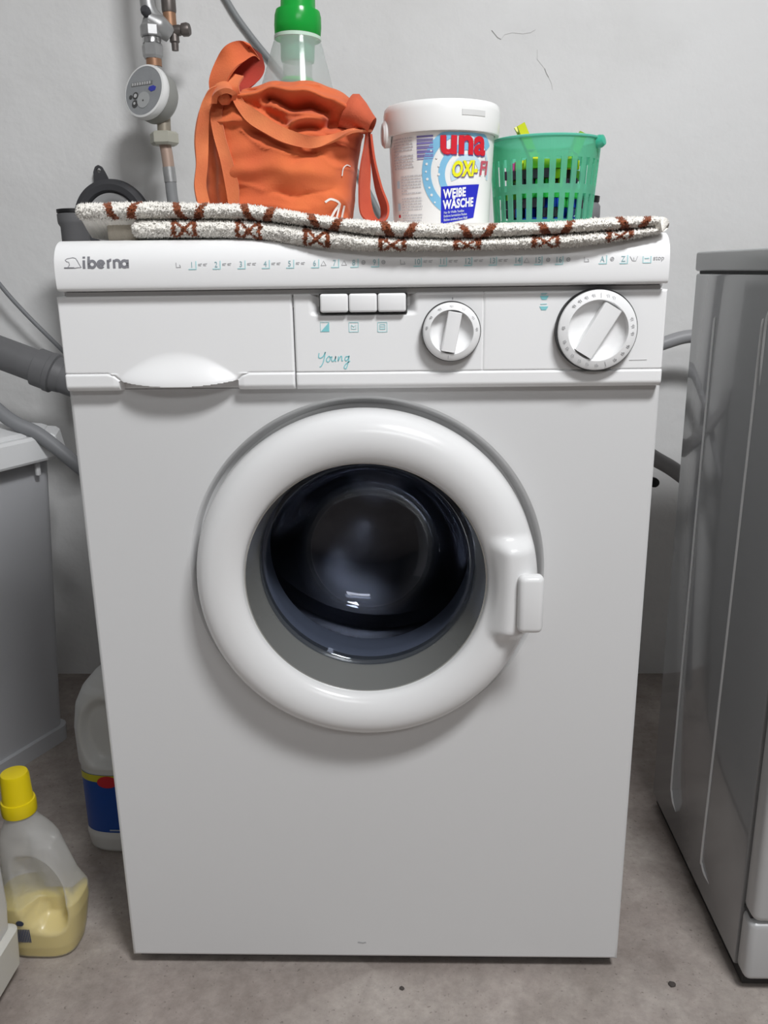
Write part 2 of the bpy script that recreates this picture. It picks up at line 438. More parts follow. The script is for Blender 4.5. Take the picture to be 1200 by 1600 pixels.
mesh_obj('chrome_collar', *lathe([(0.1258, -0.0262), (0.1246, -0.026), (0.1225, -0.010), (0.1190, 0.016), (0.1180, 0.026), (0.1180, 0.043), (0.1272, 0.043), (0.1270, -0.02)], (CX, 0, CZ), (0, 1, 0), 128, True), COLLAR, ring)
glass = [(0.1179, 0.0250), (0.1166, 0.0210), (0.1132, 0.0195), (0.1097, 0.0220), (0.1063, 0.0325), (0.1014, 0.0545), (0.0945, 0.0765), (0.0836, 0.0945), (0.0630, 0.1075), (0.0335, 0.1135), (0.0000, 0.1150)]
glass_in = [(0.0000, 0.1210), (0.0354, 0.1195), (0.0679, 0.1130), (0.0905, 0.0990), (0.1023, 0.0785), (0.1087, 0.0565), (0.1132, 0.0365), (0.1179, 0.0335)]
GLASS = pane_glass('door_glass', (0.64, 0.665, 0.72))
mesh_obj('door_glass', *lathe(glass + glass_in, (CX, 0, CZ), (0, 1, 0), 128), GLASS, ring)
mesh_obj('latch_handle', *rbox(0.1545, 0.1800, -0.0665, -0.050, 0.4765, 0.5375, 0.0062, 4), RIM, ring)
lh = Geo(); lh.add(rbox(0.150, 0.172, -0.052, -0.020, 0.482, 0.532, 0.004)); lh.obj('latch_stem', RIM, ring)

# rubber gasket, drum and its lifters
mesh_obj('gasket', *lathe([(0.130, 0.046), (0.124, 0.047), (0.1190, 0.054), (0.1175, 0.062), (0.1185, 0.074), (0.1160, 0.086), (0.1210, 0.098), (0.135, 0.100), (0.135, 0.05)], (CX, 0, CZ), (0, 1, 0), 96, True), mat('grey_gasket', (0.36, 0.37, 0.39), 0.5), WM)
drum = mesh_obj('drum', *lathe([(0.125, 0.104), (0.200, 0.110), (0.222, 0.128), (0.225, 0.15), (0.225, 0.37), (0.21, 0.385), (0.12, 0.388), (0.06, 0.372), (0.0, 0.368)], (CX, 0, CZ), (0, 1, 0), 96), STEEL, WM)
for k in range(3):
    a = PI / 2 + k * 2 * PI / 3; c, s = math.cos(a), math.sin(a); g = []
    for yy in np.linspace(0.145, 0.37, 9):
        e = 1 - 0.25 * abs(yy - 0.2575) / 0.1125
        g.append([(CX + c * r * 1 - s * w, yy, CZ + s * r + c * w) for w, r in [(-0.032, 0.222), (-0.02, 0.222 - 0.024 * e), (-0.010, 0.222 - 0.045 * e), (0, 0.222 - 0.051 * e), (0.010, 0.222 - 0.045 * e), (0.02, 0.222 - 0.024 * e), (0.032, 0.222)]])
    v, f = grid(np.array(g)); f += [tuple(range(7)), tuple(56 + i for i in range(7))]
    mesh_obj('drum_lifter', v, f, STEEL, drum, angle=60)

# curved top fascia
FP = [(0.030, 0.8560), (0.012, 0.8592), (0.000, 0.8598), (-0.008, 0.8588), (-0.0155, 0.8555), (-0.021, 0.8500), (-0.0245, 0.8430), (-0.0260, 0.8350), (-0.0262, 0.8250), (-0.0255, 0.8170), (-0.0235, 0.8140), (-0.019, 0.8132), (-0.0125, 0.8128), (-0.0085, 0.8115), (-0.0085, 0.8085), (0.030, 0.8085)]
FC = [tuple(p) for p in catmull(FP[:12], 4)] + FP[12:]
rows = []
for x, ins in [(-0.2845, 0.006), (-0.2862, 0.0025), (-0.2870, 0.0)] + [(xx, 0.0) for xx in np.linspace(-0.282, 0.284, 24)] + [(0.2895, 0.0), (0.2887, 0.0025), (0.2870, 0.006)]:
    rows.append([(x, y + ins * (1 if y < 0.0 else 0), z - ins * 0.6 * (z > 0.84)) for y, z in FC])
v, f = grid(np.array(rows)); m_ = len(FC); f += [tuple(range(m_)), tuple((len(rows) - 1) * m_ + i for i in range(m_))]
fascia = mesh_obj('top_fascia', v, f, PANEL, WM, angle=50)
fz = np.array([p[1] for p in FC[8:45]][::-1]); fy = np.array([p[0] for p in FC[8:45]][::-1])
def fasfn(u, v, h): return (u, float(np.interp(v, fz, fy)) - 0.0001 - h, v)
dk = mesh_obj('trim_groove', *rbox(-0.284, 0.2865, -0.0125, 0.02, 0.8070, 0.8120), mat('grey_trim', (0.52, 0.52, 0.52), 0.5), WM, smooth=False)

mesh_obj('fascia_core', *rbox(-0.2862, 0.2888, -0.0075, 0.0305, 0.7950, 0.8535, 0.002), PANEL, WM)
mesh_obj('front_frame', *rbox(-0.2925, 0.2925, 0.0085, 0.0315, 0.7180, 0.8530, 0.001), PANEL, WM)
# lettering on the fascia
def lx(u): return -0.2600 + (u - 132) * 0.000606
def lz(v): return 0.8341 + v * 0.000606
def arc_(cu, cv, r, a0, a1): return [(cu + r * math.cos(math.radians(a)), cv + r * math.sin(math.radians(a))) for a in np.linspace(a0, a1, 22)]
for let in [[[(134.5, 0), (134.5, 12.4)], [(134.5, 15.2), (134.5, 18.0)]], [[(142, 0), (142, 18)], arc_(147.4, 6.3, 4.9, 0, 360)], [arc_(161, 6.3, 4.9, 0, 318), [(156.6, 6.3), (166, 6.3)]],
            [[(172.5, 0), (172.5, 12.6)], arc_(177.4, 7.4, 4.9, 175, 88)], [[(182, 0), (182, 12.6)], arc_(186.4, 7.6, 4.4, 180, 0) + [(190.8, 0)]], [arc_(198, 6.3, 4.9, 0, 360), [(203, 0), (203, 12.6)]]]:
    g = Geo()
    for L_ in let:
        st = strokes([[(lx(a), lz(b)) for a, b in L_]], 0.0024, fasfn, step=0.0008); g.add((st.v, st.f))
    g.obj('letter', GREYINK, fascia)
bear = [(-0.2775, 0.8352), (-0.2742, 0.8352), (-0.2722, 0.8375), (-0.2728, 0.8400), (-0.2752, 0.8408), (-0.2763, 0.8420), (-0.2745, 0.8432), (-0.2720, 0.8436), (-0.2690, 0.8442), (-0.2665, 0.8436), (-0.2645, 0.8410), (-0.2630, 0.8380), (-0.2612, 0.8352), (-0.2650, 0.8350), (-0.2672, 0.8346), (-0.2775, 0.8346), (-0.2775, 0.8352)]
strokes([bear, [(-0.2742, 0.8352), (-0.2680, 0.8352)]], 0.00045, fasfn).obj('bear_emblem', GREYINK, fascia)
def ux(u): return -0.1562 + (u - 302) * 0.000603
ZN = 0.8352
num = Geo(); brk = Geo(); sym = Geo()
for s, u in [('1', 302), ('2', 340), ('3', 379), ('4', 417), ('5', 455), ('6', 494), ('7', 525), ('8', 555), ('9', 587), ('10', 653), ('11', 692), ('12', 731), ('13', 769), ('14', 808), ('15', 839), ('16', 871), ('A', 938), ('Z', 970)]:
    x = ux(u)
    num.add(text_geo(s, 0.0072, fasfn, align='CENTER', at=(x, ZN - 0.0015), sx=0.85))
    brk.add((lambda G: (G.v, G.f))(strokes([[(x - 0.0032, ZN - 0.0031), (x + 0.0040, ZN - 0.0031), (x + 0.0040, ZN + 0.0042)]], 0.0009, fasfn)))
for u in (319, 357, 396, 434, 472, 670, 709, 748, 786):
    for du in (-4, 4):
        x = ux(u + du); sym.add((lambda G: (G.v, G.f))(strokes([[(x - 0.0018, ZN + 0.0014), (x + 0.0018, ZN + 0.0018)], [(x - 0.0018, ZN + 0.0004), (x + 0.0010, ZN + 0.0002)]], 0.0005, fasfn)))
for u in (508, 540, 822):
    x = ux(u); sym.add((lambda G: (G.v, G.f))(strokes([[(x - 0.0024, ZN - 0.0012), (x, ZN + 0.0028), (x + 0.0024, ZN - 0.0012), (x - 0.0024, ZN - 0.0012)]], 0.00045, fasfn)))
for u in (570, 601, 855, 886, 953):
    x = ux(u); sym.add((lambda G: (G.v, G.f))(strokes([[(x + 0.0016 * math.cos(a), ZN + 0.001 + 0.0016 * math.sin(a)) for a in np.linspace(0, 2 * PI, 9)], [(x - 0.0008, ZN + 0.001), (x + 0.0008, ZN + 0.001)]], 0.0007, fasfn)))
for u in (281, 631, 914):
    x = ux(u); sym.add((lambda G: (G.v, G.f))(strokes([[(x - 0.0022, ZN + 0.003), (x - 0.0020, ZN - 0.0012), (x + 0.0022, ZN - 0.0010), (x + 0.0012, ZN + 0.0012)]], 0.0006, fasfn)))
x = ux(986); sym.add((lambda G: (G.v, G.f))(strokes([[(x - 0.0035, ZN + 0.003), (x - 0.001, ZN - 0.001), (x + 0.002, ZN - 0.001), (x + 0.0035, ZN + 0.003)], [(x, ZN - 0.001), (x, ZN + 0.002)]], 0.0005, fasfn)))
x = ux(1006); brk.add((lambda G: (G.v, G.f))(strokes([[(x - 0.0035, ZN + 0.003), (x - 0.0035, ZN - 0.0028), (x + 0.0038, ZN - 0.0028), (x + 0.0038, ZN + 0.003)], [(x - 0.002, ZN + 0.001), (x + 0.002, ZN + 0.0013)]], 0.0008, fasfn)))
sym.add(text_geo('stop', 0.0058, fasfn, align='CENTER', at=(ux(1024), ZN - 0.0005)))
for o_ in (num.obj('programme_numbers', mat('teal_grey_print', (0.26, 0.44, 0.47), 0.5), fascia), brk.obj('number_brackets', PALETEAL, fascia), sym.obj('programme_symbols', FAINTINK, fascia)): o_['kind'] = 'stuff'

# detergent drawer front (height field with a scooped grip)
CY = -0.014
ZLO, ZHI = 0.7165, 0.8080
def hf_part(name, x0, x1, nx, nz, fn, m, z0=ZLO, z1=ZHI):
    X, Z = np.meshgrid(np.linspace(x0, x1, nx), np.linspace(z0, z1, nz)); Y = CY + fn(X, Z)
    e = np.minimum(np.minimum(X - x0, x1 - X), np.minimum(Z - z0, z1 - Z)); Y = Y + 0.0016 * (1 - np.clip(e / 0.0016, 0, 1)) ** 2
    P = np.stack([X, Y, Z], -1)
    v, f = grid(P)
    bl = list(range(nx)) + [nx * (i + 1) - 1 for i in range(1, nz)] + [nx * (nz - 1) + i for i in range(nx - 2, -1, -1)] + [nx * i for i in range(nz - 2, 0, -1)]
    n0 = len(v); v = v + [(v[i][0], 0.012, v[i][2]) for i in bl]; L = len(bl)
    f += [(bl[i], bl[(i + 1) % L], n0 + (i + 1) % L, n0 + i) for i in range(L)]
    return mesh_obj(name, v, f, m, WM, angle=70)
def band_round(Z): return 0.0045 * (1 - np.clip((Z - ZLO) / 0.006, 0, 1)) ** 2
def drawer_fn(X, Z):
    xc, hw = -0.1805, 0.0590
    s = (X - xc) / hw
    ins = np.clip(1 - s * s, 0, 1)
    zl = np.where(np.abs(s) < 1, 0.7262 - 0.0052 * ins, 0.7180)           # lower lip of the grip
    zl = zl
    arc = 0.7262 + 0.0290 * np.clip(1 - (np.abs(s) / 1.08) ** 2.0, 0, 1)         # upper limit of the bulge
    zz = np.clip((arc - Z) / np.maximum(arc - zl, 1e-4), 0, 1)
    bul = -0.0115 * sstep(0.0, 1.0, zz) * np.clip(1 - np.abs(s) ** 3, 0, 1) * (np.abs(s) < 1)
    hole = 0.014 * (np.clip((zl - Z) / 0.0010, 0, 1)) * (np.abs(s) < 1.0)
    Y = np.where(Z >= zl, bul, hole)
    # groove above the lower band, swinging down to the grip at both ends
    gl = [(-0.295, 0.7335), (-0.2510, 0.7335), (-0.2440, 0.7315), (-0.2385, 0.7265)]; gr = [(-0.060, 0.7332), (-0.1100, 0.7332), (-0.1170, 0.7310), (-0.1225, 0.7262)]
    d = np.minimum(polydist(X, Z, gl), polydist(X, Z, gr))
    Y = Y + 0.0020 * np.exp(-(d / 0.0008) ** 2)
    out = (np.abs(s) >= 1.0) & (Z < 0.7335)
    Y = Y - 0.0012 * out * np.clip((np.abs(X - xc) - hw) / 0.006, 0, 1)
    return Y + band_round(Z) * (np.abs(s) >= 1)
hf_part('detergent_drawer', -0.2935, -0.0650, 250, 132, drawer_fn, PANEL)
def console_fn(X, Z):
    Y = np.zeros_like(X)
    dx = np.maximum(np.abs(X - 0.004) - 0.0405, 0); dz = np.maximum(0.7915 - Z, 0)
    Y += 0.009 * (1 - sstep(0.0, 0.0125, dx)) * (1 - sstep(0.0, 0.0045, dz))
    Y += 0.0018 * np.exp(-((Z - 0.7330) / 0.0006) ** 2) * (1 - 0.0)
    Y += 0.0014 * np.exp(-((X - 0.1195) / 0.0006) ** 2) * (Z > 0.7335)
    return Y + band_round(Z) - 0.0012 * (Z < 0.733) * sstep(0.7335, 0.7315, Z)
console = hf_part('control_console', -0.0635, 0.2935, 380, 110, console_fn, PANEL)
for k in range(3):
    x0 = -0.0372 + k * 0.02765
    b = mesh_obj('push_button', *rbox(x0, x0 + 0.0268, CY - 0.0075, CY + 0.012, 0.7905, 0.8078, 0.0022, 3), PANEL, WM)
mesh_obj('button_well', *rbox(-0.0382, 0.0462, CY - 0.0018, CY + 0.0115, 0.7897, 0.8079), DARKGAP, WM, smooth=False)
def confn(u, v, h): return (u, CY - 0.0001 - h, v)
Geo().add(([confn(-0.0380, 0.7722, .0003), confn(-0.0295, 0.7722, .0003), confn(-0.0295, 0.7812, .0003), confn(-0.0380, 0.7722, 0), confn(-0.0295, 0.7722, 0), confn(-0.0295, 0.7812, 0)],
    [(0, 1, 2), (3, 5, 4), (0, 3, 4, 1), (1, 4, 5, 2), (2, 5, 3, 0)])).obj('half_load_mark', TEAL, console, False)
strokes([[(-0.0380, 0.7722), (-0.0380, 0.7812), (-0.0295, 0.7812)]], 0.0004, confn).obj('half_load_outline', PALETEAL, console)
def sq(x, z, s=0.0045): return [(x - s, z - s), (x + s, z - s), (x + s, z + s), (x - s, z + s), (x - s, z - s)]
strokes([sq(-0.0058, 0.7763), sq(0.0220, 0.7760), [(-0.0080, 0.7783), (-0.0080, 0.7745), (-0.0036, 0.7745), (-0.0036, 0.7783), (-0.0058, 0.7766), (-0.0080, 0.7783)],
         [(0.0195, 0.7785), (0.0245, 0.7785)], [(0.0195, 0.7765), (0.0245, 0.7765)], [(0.0195, 0.7745), (0.0245, 0.7745)], [(0.0195, 0.7785), (0.0195, 0.7740), (0.0245, 0.7740), (0.0245, 0.7785)]], 0.0006, confn).obj('button_symbols', PALETEAL, console)
yg = [[(0.0, 11), (-0.5, 7.5), (1.5, 6.8), (4, 8.5), (6, 12)], [(6, 12), (4, 4), (1.8, 0), (0.2, -1.0)],
      [(8.8, 8), (6.8, 6), (7.2, 3.6), (9, 3.6), (10.4, 6), (9.6, 8.2), (8.8, 8)], [(10.2, 7.4), (12, 7.6)],
      [(12, 8), (11.6, 5), (12.8, 3.8), (15, 6), (15.6, 8.2), (15, 4.2), (16, 4)],
      [(18.2, 8), (17.8, 4), (19.6, 7.4), (21.2, 8), (21.2, 4.6), (22.4, 4.2)],
      [(27.6, 8), (25.0, 7.6), (24.2, 5.4), (25.4, 4.2), (27.2, 6), (28.2, 8.4), (27.0, 2), (25.0, -2.6), (23.2, -1.6), (24.8, 1.2), (29, 4.0)]]
strokes([[(-0.0402 + p[0] * 0.00104, 0.7395 + p[1] * 0.00112) for p in catmull(l, 5)] for l in yg], 0.0009, confn, step=0.001).obj('script_lettering', TEAL, console)
def cup(x, z): return [(x - 0.0042, z + 0.0018), (x - 0.0022, z - 0.0016), (x + 0.0022, z - 0.0016), (x + 0.0042, z + 0.0018)]
cp = Geo()
for z in (0.8015, 0.7918): cp.add(extrude_poly(cup(0.1768, z), 0.0, 0.0003, confn))
cp.obj('teal_cup_marks', TEAL, console, False)
strokes([[(0.1735, 0.8055), (0.1795, 0.8057)], [(0.1735, 0.7957), (0.1795, 0.7959)], [(0.1735, 0.8047), (0.1785, 0.8048)]], 0.0007, confn).obj('cup_captions', PALETEAL, console)
strokes([[(0.2610, 0.7420), (0.2780, 0.7422)]], 0.0007, confn).obj('faint_caption', mat('very_faint_print', (0.62, 0.62, 0.62), 0.5), console)
strokes([[(0.0895, 0.8010), (0.0895, 0.8030)]], 0.0006, confn).obj('dial_pointer_mark', GREYINK, console)

def dial(cx, cz, R, tilt, gw, marks):
    k = mesh_obj('dial', *lathe([(R * 0.70, CY + 0.002), (R * 0.715, CY - 0.0125), (R * 0.735, CY - 0.0142), (R * 0.90, CY - 0.0128), (R * 0.955, CY - 0.0115), (R * 0.968, CY - 0.0095), (R * 0.968, CY - 0.002), (R * 0.93, CY + 0.002)], (cx, 0, cz), (0, 1, 0), 96, True), PANEL, WM)
    mesh_obj('dark_ring', *lathe([(R * 0.90, CY + 0.004), (R * 1.0, CY + 0.004), (R * 1.0, CY - 0.0072), (R * 0.975, CY - 0.0088), (R * 0.955, CY - 0.0086), (R * 0.90, CY - 0.004)], (cx, 0, cz), (0, 1, 0), 96, True), BLACK, k)
    mesh_obj('dial_bowl', *lathe([(R * 0.72, CY - 0.0115), (R * 0.70, CY - 0.0085), (R * 0.60, CY - 0.0055), (R * 0.35, CY - 0.0038), (0, CY - 0.0035)], (cx, 0, cz), (0, 1, 0), 64), PANEL, k)
    ca, sa = math.cos(tilt), math.sin(tilt)          # grip points up, leaning right by tilt
    L = R * 0.70
    g = Geo(); v, f = rbox(-gw / 2, gw / 2, CY - 0.0185, CY - 0.003, -L, L, 0.0014, 3)
    vv = []
    for x, y, z in v:
        lim = math.sqrt(max(L * L - x * x, 0)) * 0.985
        z = max(-lim, min(lim, z)); y2 = y if y > CY - 0.006 else y + 0.0030 * (abs(z) / L) ** 3
        vv.append((cx + x * ca + z * sa, y2, cz - x * sa + z * ca))
    mesh_obj('grip', vv, f, PANEL, k, angle=35)
    ms = []
    def fn(u, v, h): return (u, CY - 0.0138 + 0.0024 * max(0, (math.hypot(u - cx, v - cz) / R - 0.735) / 0.22) * 0.6 - 0.0004 - h, v)
    for deg, kind in marks:
        a = math.radians(90 - deg); c, s = math.cos(a), math.sin(a)
        for off, r0, r1 in ([(-0.0011, .81, .88), (0.0003, .80, .885), (0.0014, .83, .87)] if kind else [(0, .78, .90)]):
            ms.append([(cx + R * r0 * c - s * off, cz + R * r0 * s + c * off), (cx + R * r1 * c - s * (off + .0003), cz + R * r1 * s + c * (off + .0003))])
    strokes(ms, 0.00045, fn, 0.0002).obj('dial_marks', FAINTINK, k)['kind'] = 'stuff'
    return k
dial(0.0882, 0.7714, 0.0284, math.radians(10), 0.0135, [(-80, 1), (-55, 1), (-28, 1), (0, 1), (28, 1), (58, 1), (85, 1), (188, 0)])
dial(0.2267, 0.7712, 0.0388, math.radians(31), 0.0180, [(-46, 1), (-34, 1), (-22, 1), (-10, 1), (2, 0), (14, 1), (24, 1), (72, 1), (84, 1), (96, 1), (118, 1), (132, 1), (148, 1), (165, 0), (180, 1), (196, 1), (210, 1), (225, 1), (240, 1), (252, 1), (275, 1)])

# ------------------------------------------------------------------ bath mat folded in two on the machine
MAT = thing('bath_mat', (0.0, 0.15, 0.86), 'cream terry bath mat with brown crosses folded on the washing machine', 'mat')
TERRY = attr_mat('terry_cloth', 0.95, 0.4, 700)
CREAM = np.array([0.88, 0.85, 0.79]); BROWN = np.array([0.24, 0.062, 0.020])
tx = [-0.290, -0.2645, -0.2083, -0.1496, -0.0911, -0.0447, 0.002, 0.0837, 0.1708, 0.2284, 0.2772, 0.30]
t_top = [.8925, .8931, .8939, .8914, .8888, .8788, .8726, .8675, .8673, .8720, .8724, .8724]
sx_ = [-0.290, -0.2661, -0.2096, -0.1329, -0.0918, -0.0451, 0.0252, 0.1071, 0.2001, 0.2577, 0.2776, 0.30]
t_spl = [.8790, .8793, .8796, .8786, .8767, .8694, .8588, .8565, .8603, .8633, .8665, .8665]
bx_ = [-0.290, -0.2173, -0.134, -0.0927, -0.0458, 0.025, 0.1073, 0.2007, 0.2583, 0.2806, 0.30]
t_bot = [.8620, .8620, .8617, .8589, .8509, .8460, .8460, .8475, .8545, .8595, .8600]
yf_x = [-0.30, -0.20, -0.09, -0.04, 0.03, 0.20, 0.26, 0.30]; yf_y = [-.012, -.013, -.020, -.036, -.043, -.043, -.034, -.026]
def smooth_interp(x, X, Y):
    acc = 0
    for d in (-0.02, -0.01, 0, 0.01, 0.02): acc = acc + np.interp(x + d, X, Y)
    return acc / 5
def mat_layer(name, xa, xb, zt_f, zb_f, zt_b, zb_b, yback, motif_c, lower, dy=0.0):
    NX = int((xb - xa) / 0.0013); xs = np.linspace(xa, xb, NX)
    yf = smooth_interp(xs, yf_x, yf_y) + dy; zt_ = smooth_interp(xs, *zt_f); zb_ = smooth_interp(xs, *zb_f)
    endt = np.clip(np.minimum(xs - xa, xb - xs) / 0.010, 0, 1); er = np.sqrt(1 - (1 - endt) ** 2)
    zc = (zt_ + zb_) / 2; hh = (zt_ - zb_) / 2 * (0.5 + 0.5 * er)
    A = np.linspace(-PI / 2, PI / 2, 24)
    back = np.array([0.016, 0.024, 0.033, 0.045, 0.07, 0.12, yback])
    cols = []; par = []
    pts = [('b', y) for y in back[::-1]] + [('n', a) for a in A] + [('t', y) for y in back]
    dep = 0.011
    for kind, q in pts:
        if kind == 'n':
            y = yf + dep - dep * np.cos(q) * (0.4 + 0.6 * er) ; z = zc + hh * np.sin(q)
        else:
            k = sstep(dep, 0.050, np.full(NX, q)) if q < 0.12 else 1.0
            zf, zbk = (zc + hh, zt_b) if kind == 't' else (zc - hh, zb_b)
            y = yf + q if q < 0.12 else np.full(NX, q); z = zf * (1 - k) + zbk * k
        cols.append(np.stack([xs, y * np.ones(NX), z], -1))
    P = np.stack(cols, 0)
    # the cloth lies over the lip of the machine, never through it
    lip = np.interp(P[..., 1], [p[0] for p in FC[8:45]][::-1], [p[1] for p in FC[8:45]][::-1]) + 0.0005
    lip = np.where(P[..., 1] > 0.03, 0.8561, np.where(P[..., 1] < -0.0262, 0.0, lip)); base = 0.0 if lower else 0.0056
    frac = np.array([0.0 if k == 'b' else (1.0 if k == 't' else (q + PI / 2) / PI) for k, q in pts])[:, None]
    P[..., 2] = np.maximum(P[..., 2], lip + base + 0.0050 * frac)
    nz = RNG.normal(0, 1, P.shape[:2])
    nz2 = RNG.normal(0, 1, (P.shape[0] // 2 + 2, NX // 5 + 2)).repeat(2, 0).repeat(5, 1)[:P.shape[0], :NX]
    front = np.array([1.0 if k == 'n' else 0.5 for k, _ in pts])[:, None]
    P[..., 1] -= (0.00034 * nz + 0.00042 * nz2) * front
    P[..., 2] += (0.00020 * RNG.normal(0, 1, P.shape[:2]) + 0.00022 * nz2) * front * 0.8
    # colour: brown motif, worked along the front roll
    col = np.ones(P.shape[:2] + (1,)) * CREAM * (1 + 0.04 * nz[..., None])
    t = np.array([(q + PI / 2) / PI if k == 'n' else (1.0 + (q - dep) * 25 if k == 't' else -1.0) for k, q in pts])[:, None] * np.ones((1, NX))
    X = P[..., 0] + 0.0006 * nz
    br = np.zeros(P.shape[:2], bool)
    for c in motif_c:
        u = X - c
        if lower:
            br |= (np.abs(np.abs(u) - 0.0105) < 0.0022) & (t > 0.10) & (t < 1.1)
            d = (t - 0.45) / 0.35 * 0.0085
            br |= (np.minimum(np.abs(u - d), np.abs(u + d)) < 0.0024) & (t > 0.12) & (t < 0.9)
        else:
            off = 0.0075 + np.clip(t - 0.1, 0, 1.4) * 0.0085
            br |= (np.abs(np.abs(u) - off) < 0.0045 - 0.0010 * t) & (t > 0.02) & (t < 1.30)
    col[br] = BROWN * (1 + 0.1 * nz[br][:, None])
    v, f = grid(P); R_ = P.shape[0]
    f.append(tuple(i * NX for i in range(R_))); f.append(tuple(i * NX + NX - 1 for i in range(R_)))
    f += [(j, j + 1, (R_ - 1) * NX + j + 1, (R_ - 1) * NX + j) for j in range(NX - 1)]
    o = mesh_obj(name, v, f, TERRY, MAT, angle=180)
    # loose loops of pile standing off the front roll: nobody could count them
    rid = [i for i, (k, q) in enumerate(pts) if k == 'n' or q < 0.03]
    NT = int((xb - xa) * 17000); ri = RNG.choice(rid[1:-1], NT); ci = RNG.integers(2, NX - 2, NT)
    p0 = P[ri, ci]; du = P[ri, ci + 2] - P[ri, ci - 2]; dv = P[ri + 1, ci] - P[ri - 1, ci]
    nn = np.cross(du, dv); nn /= np.linalg.norm(nn, axis=1)[:, None] + 1e-9
    yc = np.stack([p0[:, 0], (yf + dep)[ci], zc[ci]], -1); nn *= np.sign(((p0 - yc) * nn).sum(1) + 1e-12)[:, None]
    du /= np.linalg.norm(du, axis=1)[:, None]; dv = np.cross(nn, du)
    tip = p0 + nn * RNG.uniform(0.0009, 0.0022, NT)[:, None] + du * RNG.normal(0, 0.0007, NT)[:, None] + dv * RNG.normal(0, 0.0007, NT)[:, None]
    r_ = 0.00075; tv = np.stack([p0 + du * r_ - nn * .0003, p0 - du * r_ * .5 + dv * r_ * .87 - nn * .0003, p0 - du * r_ * .5 - dv * r_ * .87 - nn * .0003, tip], 1).reshape(-1, 3)
    b4 = np.arange(NT) * 4
    tf = np.concatenate([np.stack([b4, b4 + 1, b4 + 3], 1), np.stack([b4 + 1, b4 + 2, b4 + 3], 1), np.stack([b4 + 2, b4, b4 + 3], 1)])
    off = ORIG[MAT.name]; pm = bpy.data.meshes.new('pile'); pm.from_pydata((tv - np.array(off)).tolist(), [], tf.tolist())
    pm.polygons.foreach_set('use_smooth', np.ones(len(tf), bool)); pm.materials.append(TERRY)
    pc = pm.color_attributes.new('pattern', 'FLOAT_COLOR', 'POINT'); cc = np.clip(col[ri, ci], 0, 1)
    pc.data.foreach_set('color', np.concatenate([cc, np.ones((NT, 1))], 1).repeat(4, 0).astype(np.float32).reshape(-1))
    po = bpy.data.objects.new('pile', pm); link(po, o); po['kind'] = 'stuff'
    ca = o.data.color_attributes.new('pattern', 'FLOAT_COLOR', 'POINT')
    ca.data.foreach_set('color', np.concatenate([np.clip(col, 0, 1), np.ones(col.shape[:2] + (1,))], -1).astype(np.float32).reshape(-1))
    return o
mat_layer('upper_layer', -0.2690, 0.2800, (tx, t_top), (sx_, t_spl), 0.8685, 0.8630, 0.33, [-0.223, -0.158, -0.0925, -0.0285, 0.039, 0.110, 0.181, 0.253], False)
mat_layer('lower_layer', -0.2170, 0.2815, (sx_, np.array(t_spl) - 0.0022), (bx_, t_bot), 0.8620, 0.8562, 0.33, [-0.1645, -0.1025, -0.0375, 0.0325, 0.1010, 0.1725, 0.2405], True, 0.002)
mesh_obj('end_fold', *tube([(0.2785, -0.020, 0.8655), (0.2800, -0.017, 0.8658), (0.2810, 0.10, 0.8645), (0.2805, 0.32, 0.8630)], [0.0006, 0.0050, 0.0064, 0.0070, 0.0070, 0.0070, 0.0068, 0.0066, 0.0064, 0.0062, 0.0060], 18, 8), mat('cream_terry_edge', (0.88, 0.85, 0.79), 0.95, bump=0.5, bscale=600), MAT)
bk = mesh_obj('turned_under_end', *rbox(-0.2470, -0.2160, 0.012, 0.30, 0.8590, 0.8775, 0.004, 3), mat('mat_backing', (0.55, 0.50, 0.42), 0.9, bump=0.4, bscale=500), MAT)
ZR = 0.8698

# ------------------------------------------------------------------ orange cloth bag
BAG = thing('cloth_bag', (-0.085, 0.11, ZR), 'orange cotton bag with knotted straps wrapped round a clear bottle', 'bag')
def bx(u, v): return -0.0882 + (u - 430) * 0.000656 + (345 - v) * 0.000029 * 0.5
def bz(v): return 0.879 + (345 - v) * 0.000594
BO = np.array([(361, 322, 540, .052), (352, 316, 545, .058), (330, 314, 547, .063), (300, 310, 549, .066), (265, 308, 552, .068), (230, 309, 556, .068), (200, 311, 560, .068), (180, 312, 562, .066), (165, 314, 562, .064), (155, 320, 557, .062), (148, 332, 549, .060), (140, 352, 538, .057), (133, 380, 526, .054), (127, 398, 512, .050)], float)
folds = [(0.0110, 7, [(385, 152), (430, 141), (480, 147), (520, 159), (545, 178), (556, 200)]), (-0.020, 9, [(425, 156), (462, 168), (492, 164), (515, 172), (523, 190)]),
         (0.0085, 4.5, [(428, 160), (450, 173), (480, 183), (515, 184)]), (-0.013, 8, [(408, 166), (438, 186), (452, 197)]), (0.0075, 4, [(452, 200), (470, 191), (502, 190)]),
         (-0.012, 7, [(470, 202), (510, 199), (545, 195)]), (-0.005, 13, [(372, 196), (420, 203), (465, 240)]), (0.004, 8, [(340, 185), (375, 188), (430, 195), (470, 235)]),
         (-0.004, 9, [(480, 232), (520, 248), (548, 240)]), (0.003, 12, [(330, 270), (420, 262), (520, 275)]), (-0.003, 10, [(360, 310), (440, 300), (500, 312)]), (-0.006, 8, [(336, 160), (334, 200), (336, 260), (334, 320)]),
         (0.004, 6, [(370, 135), (420, 132), (470, 131)]), (-0.004, 4, [(395, 140), (440, 136)])]
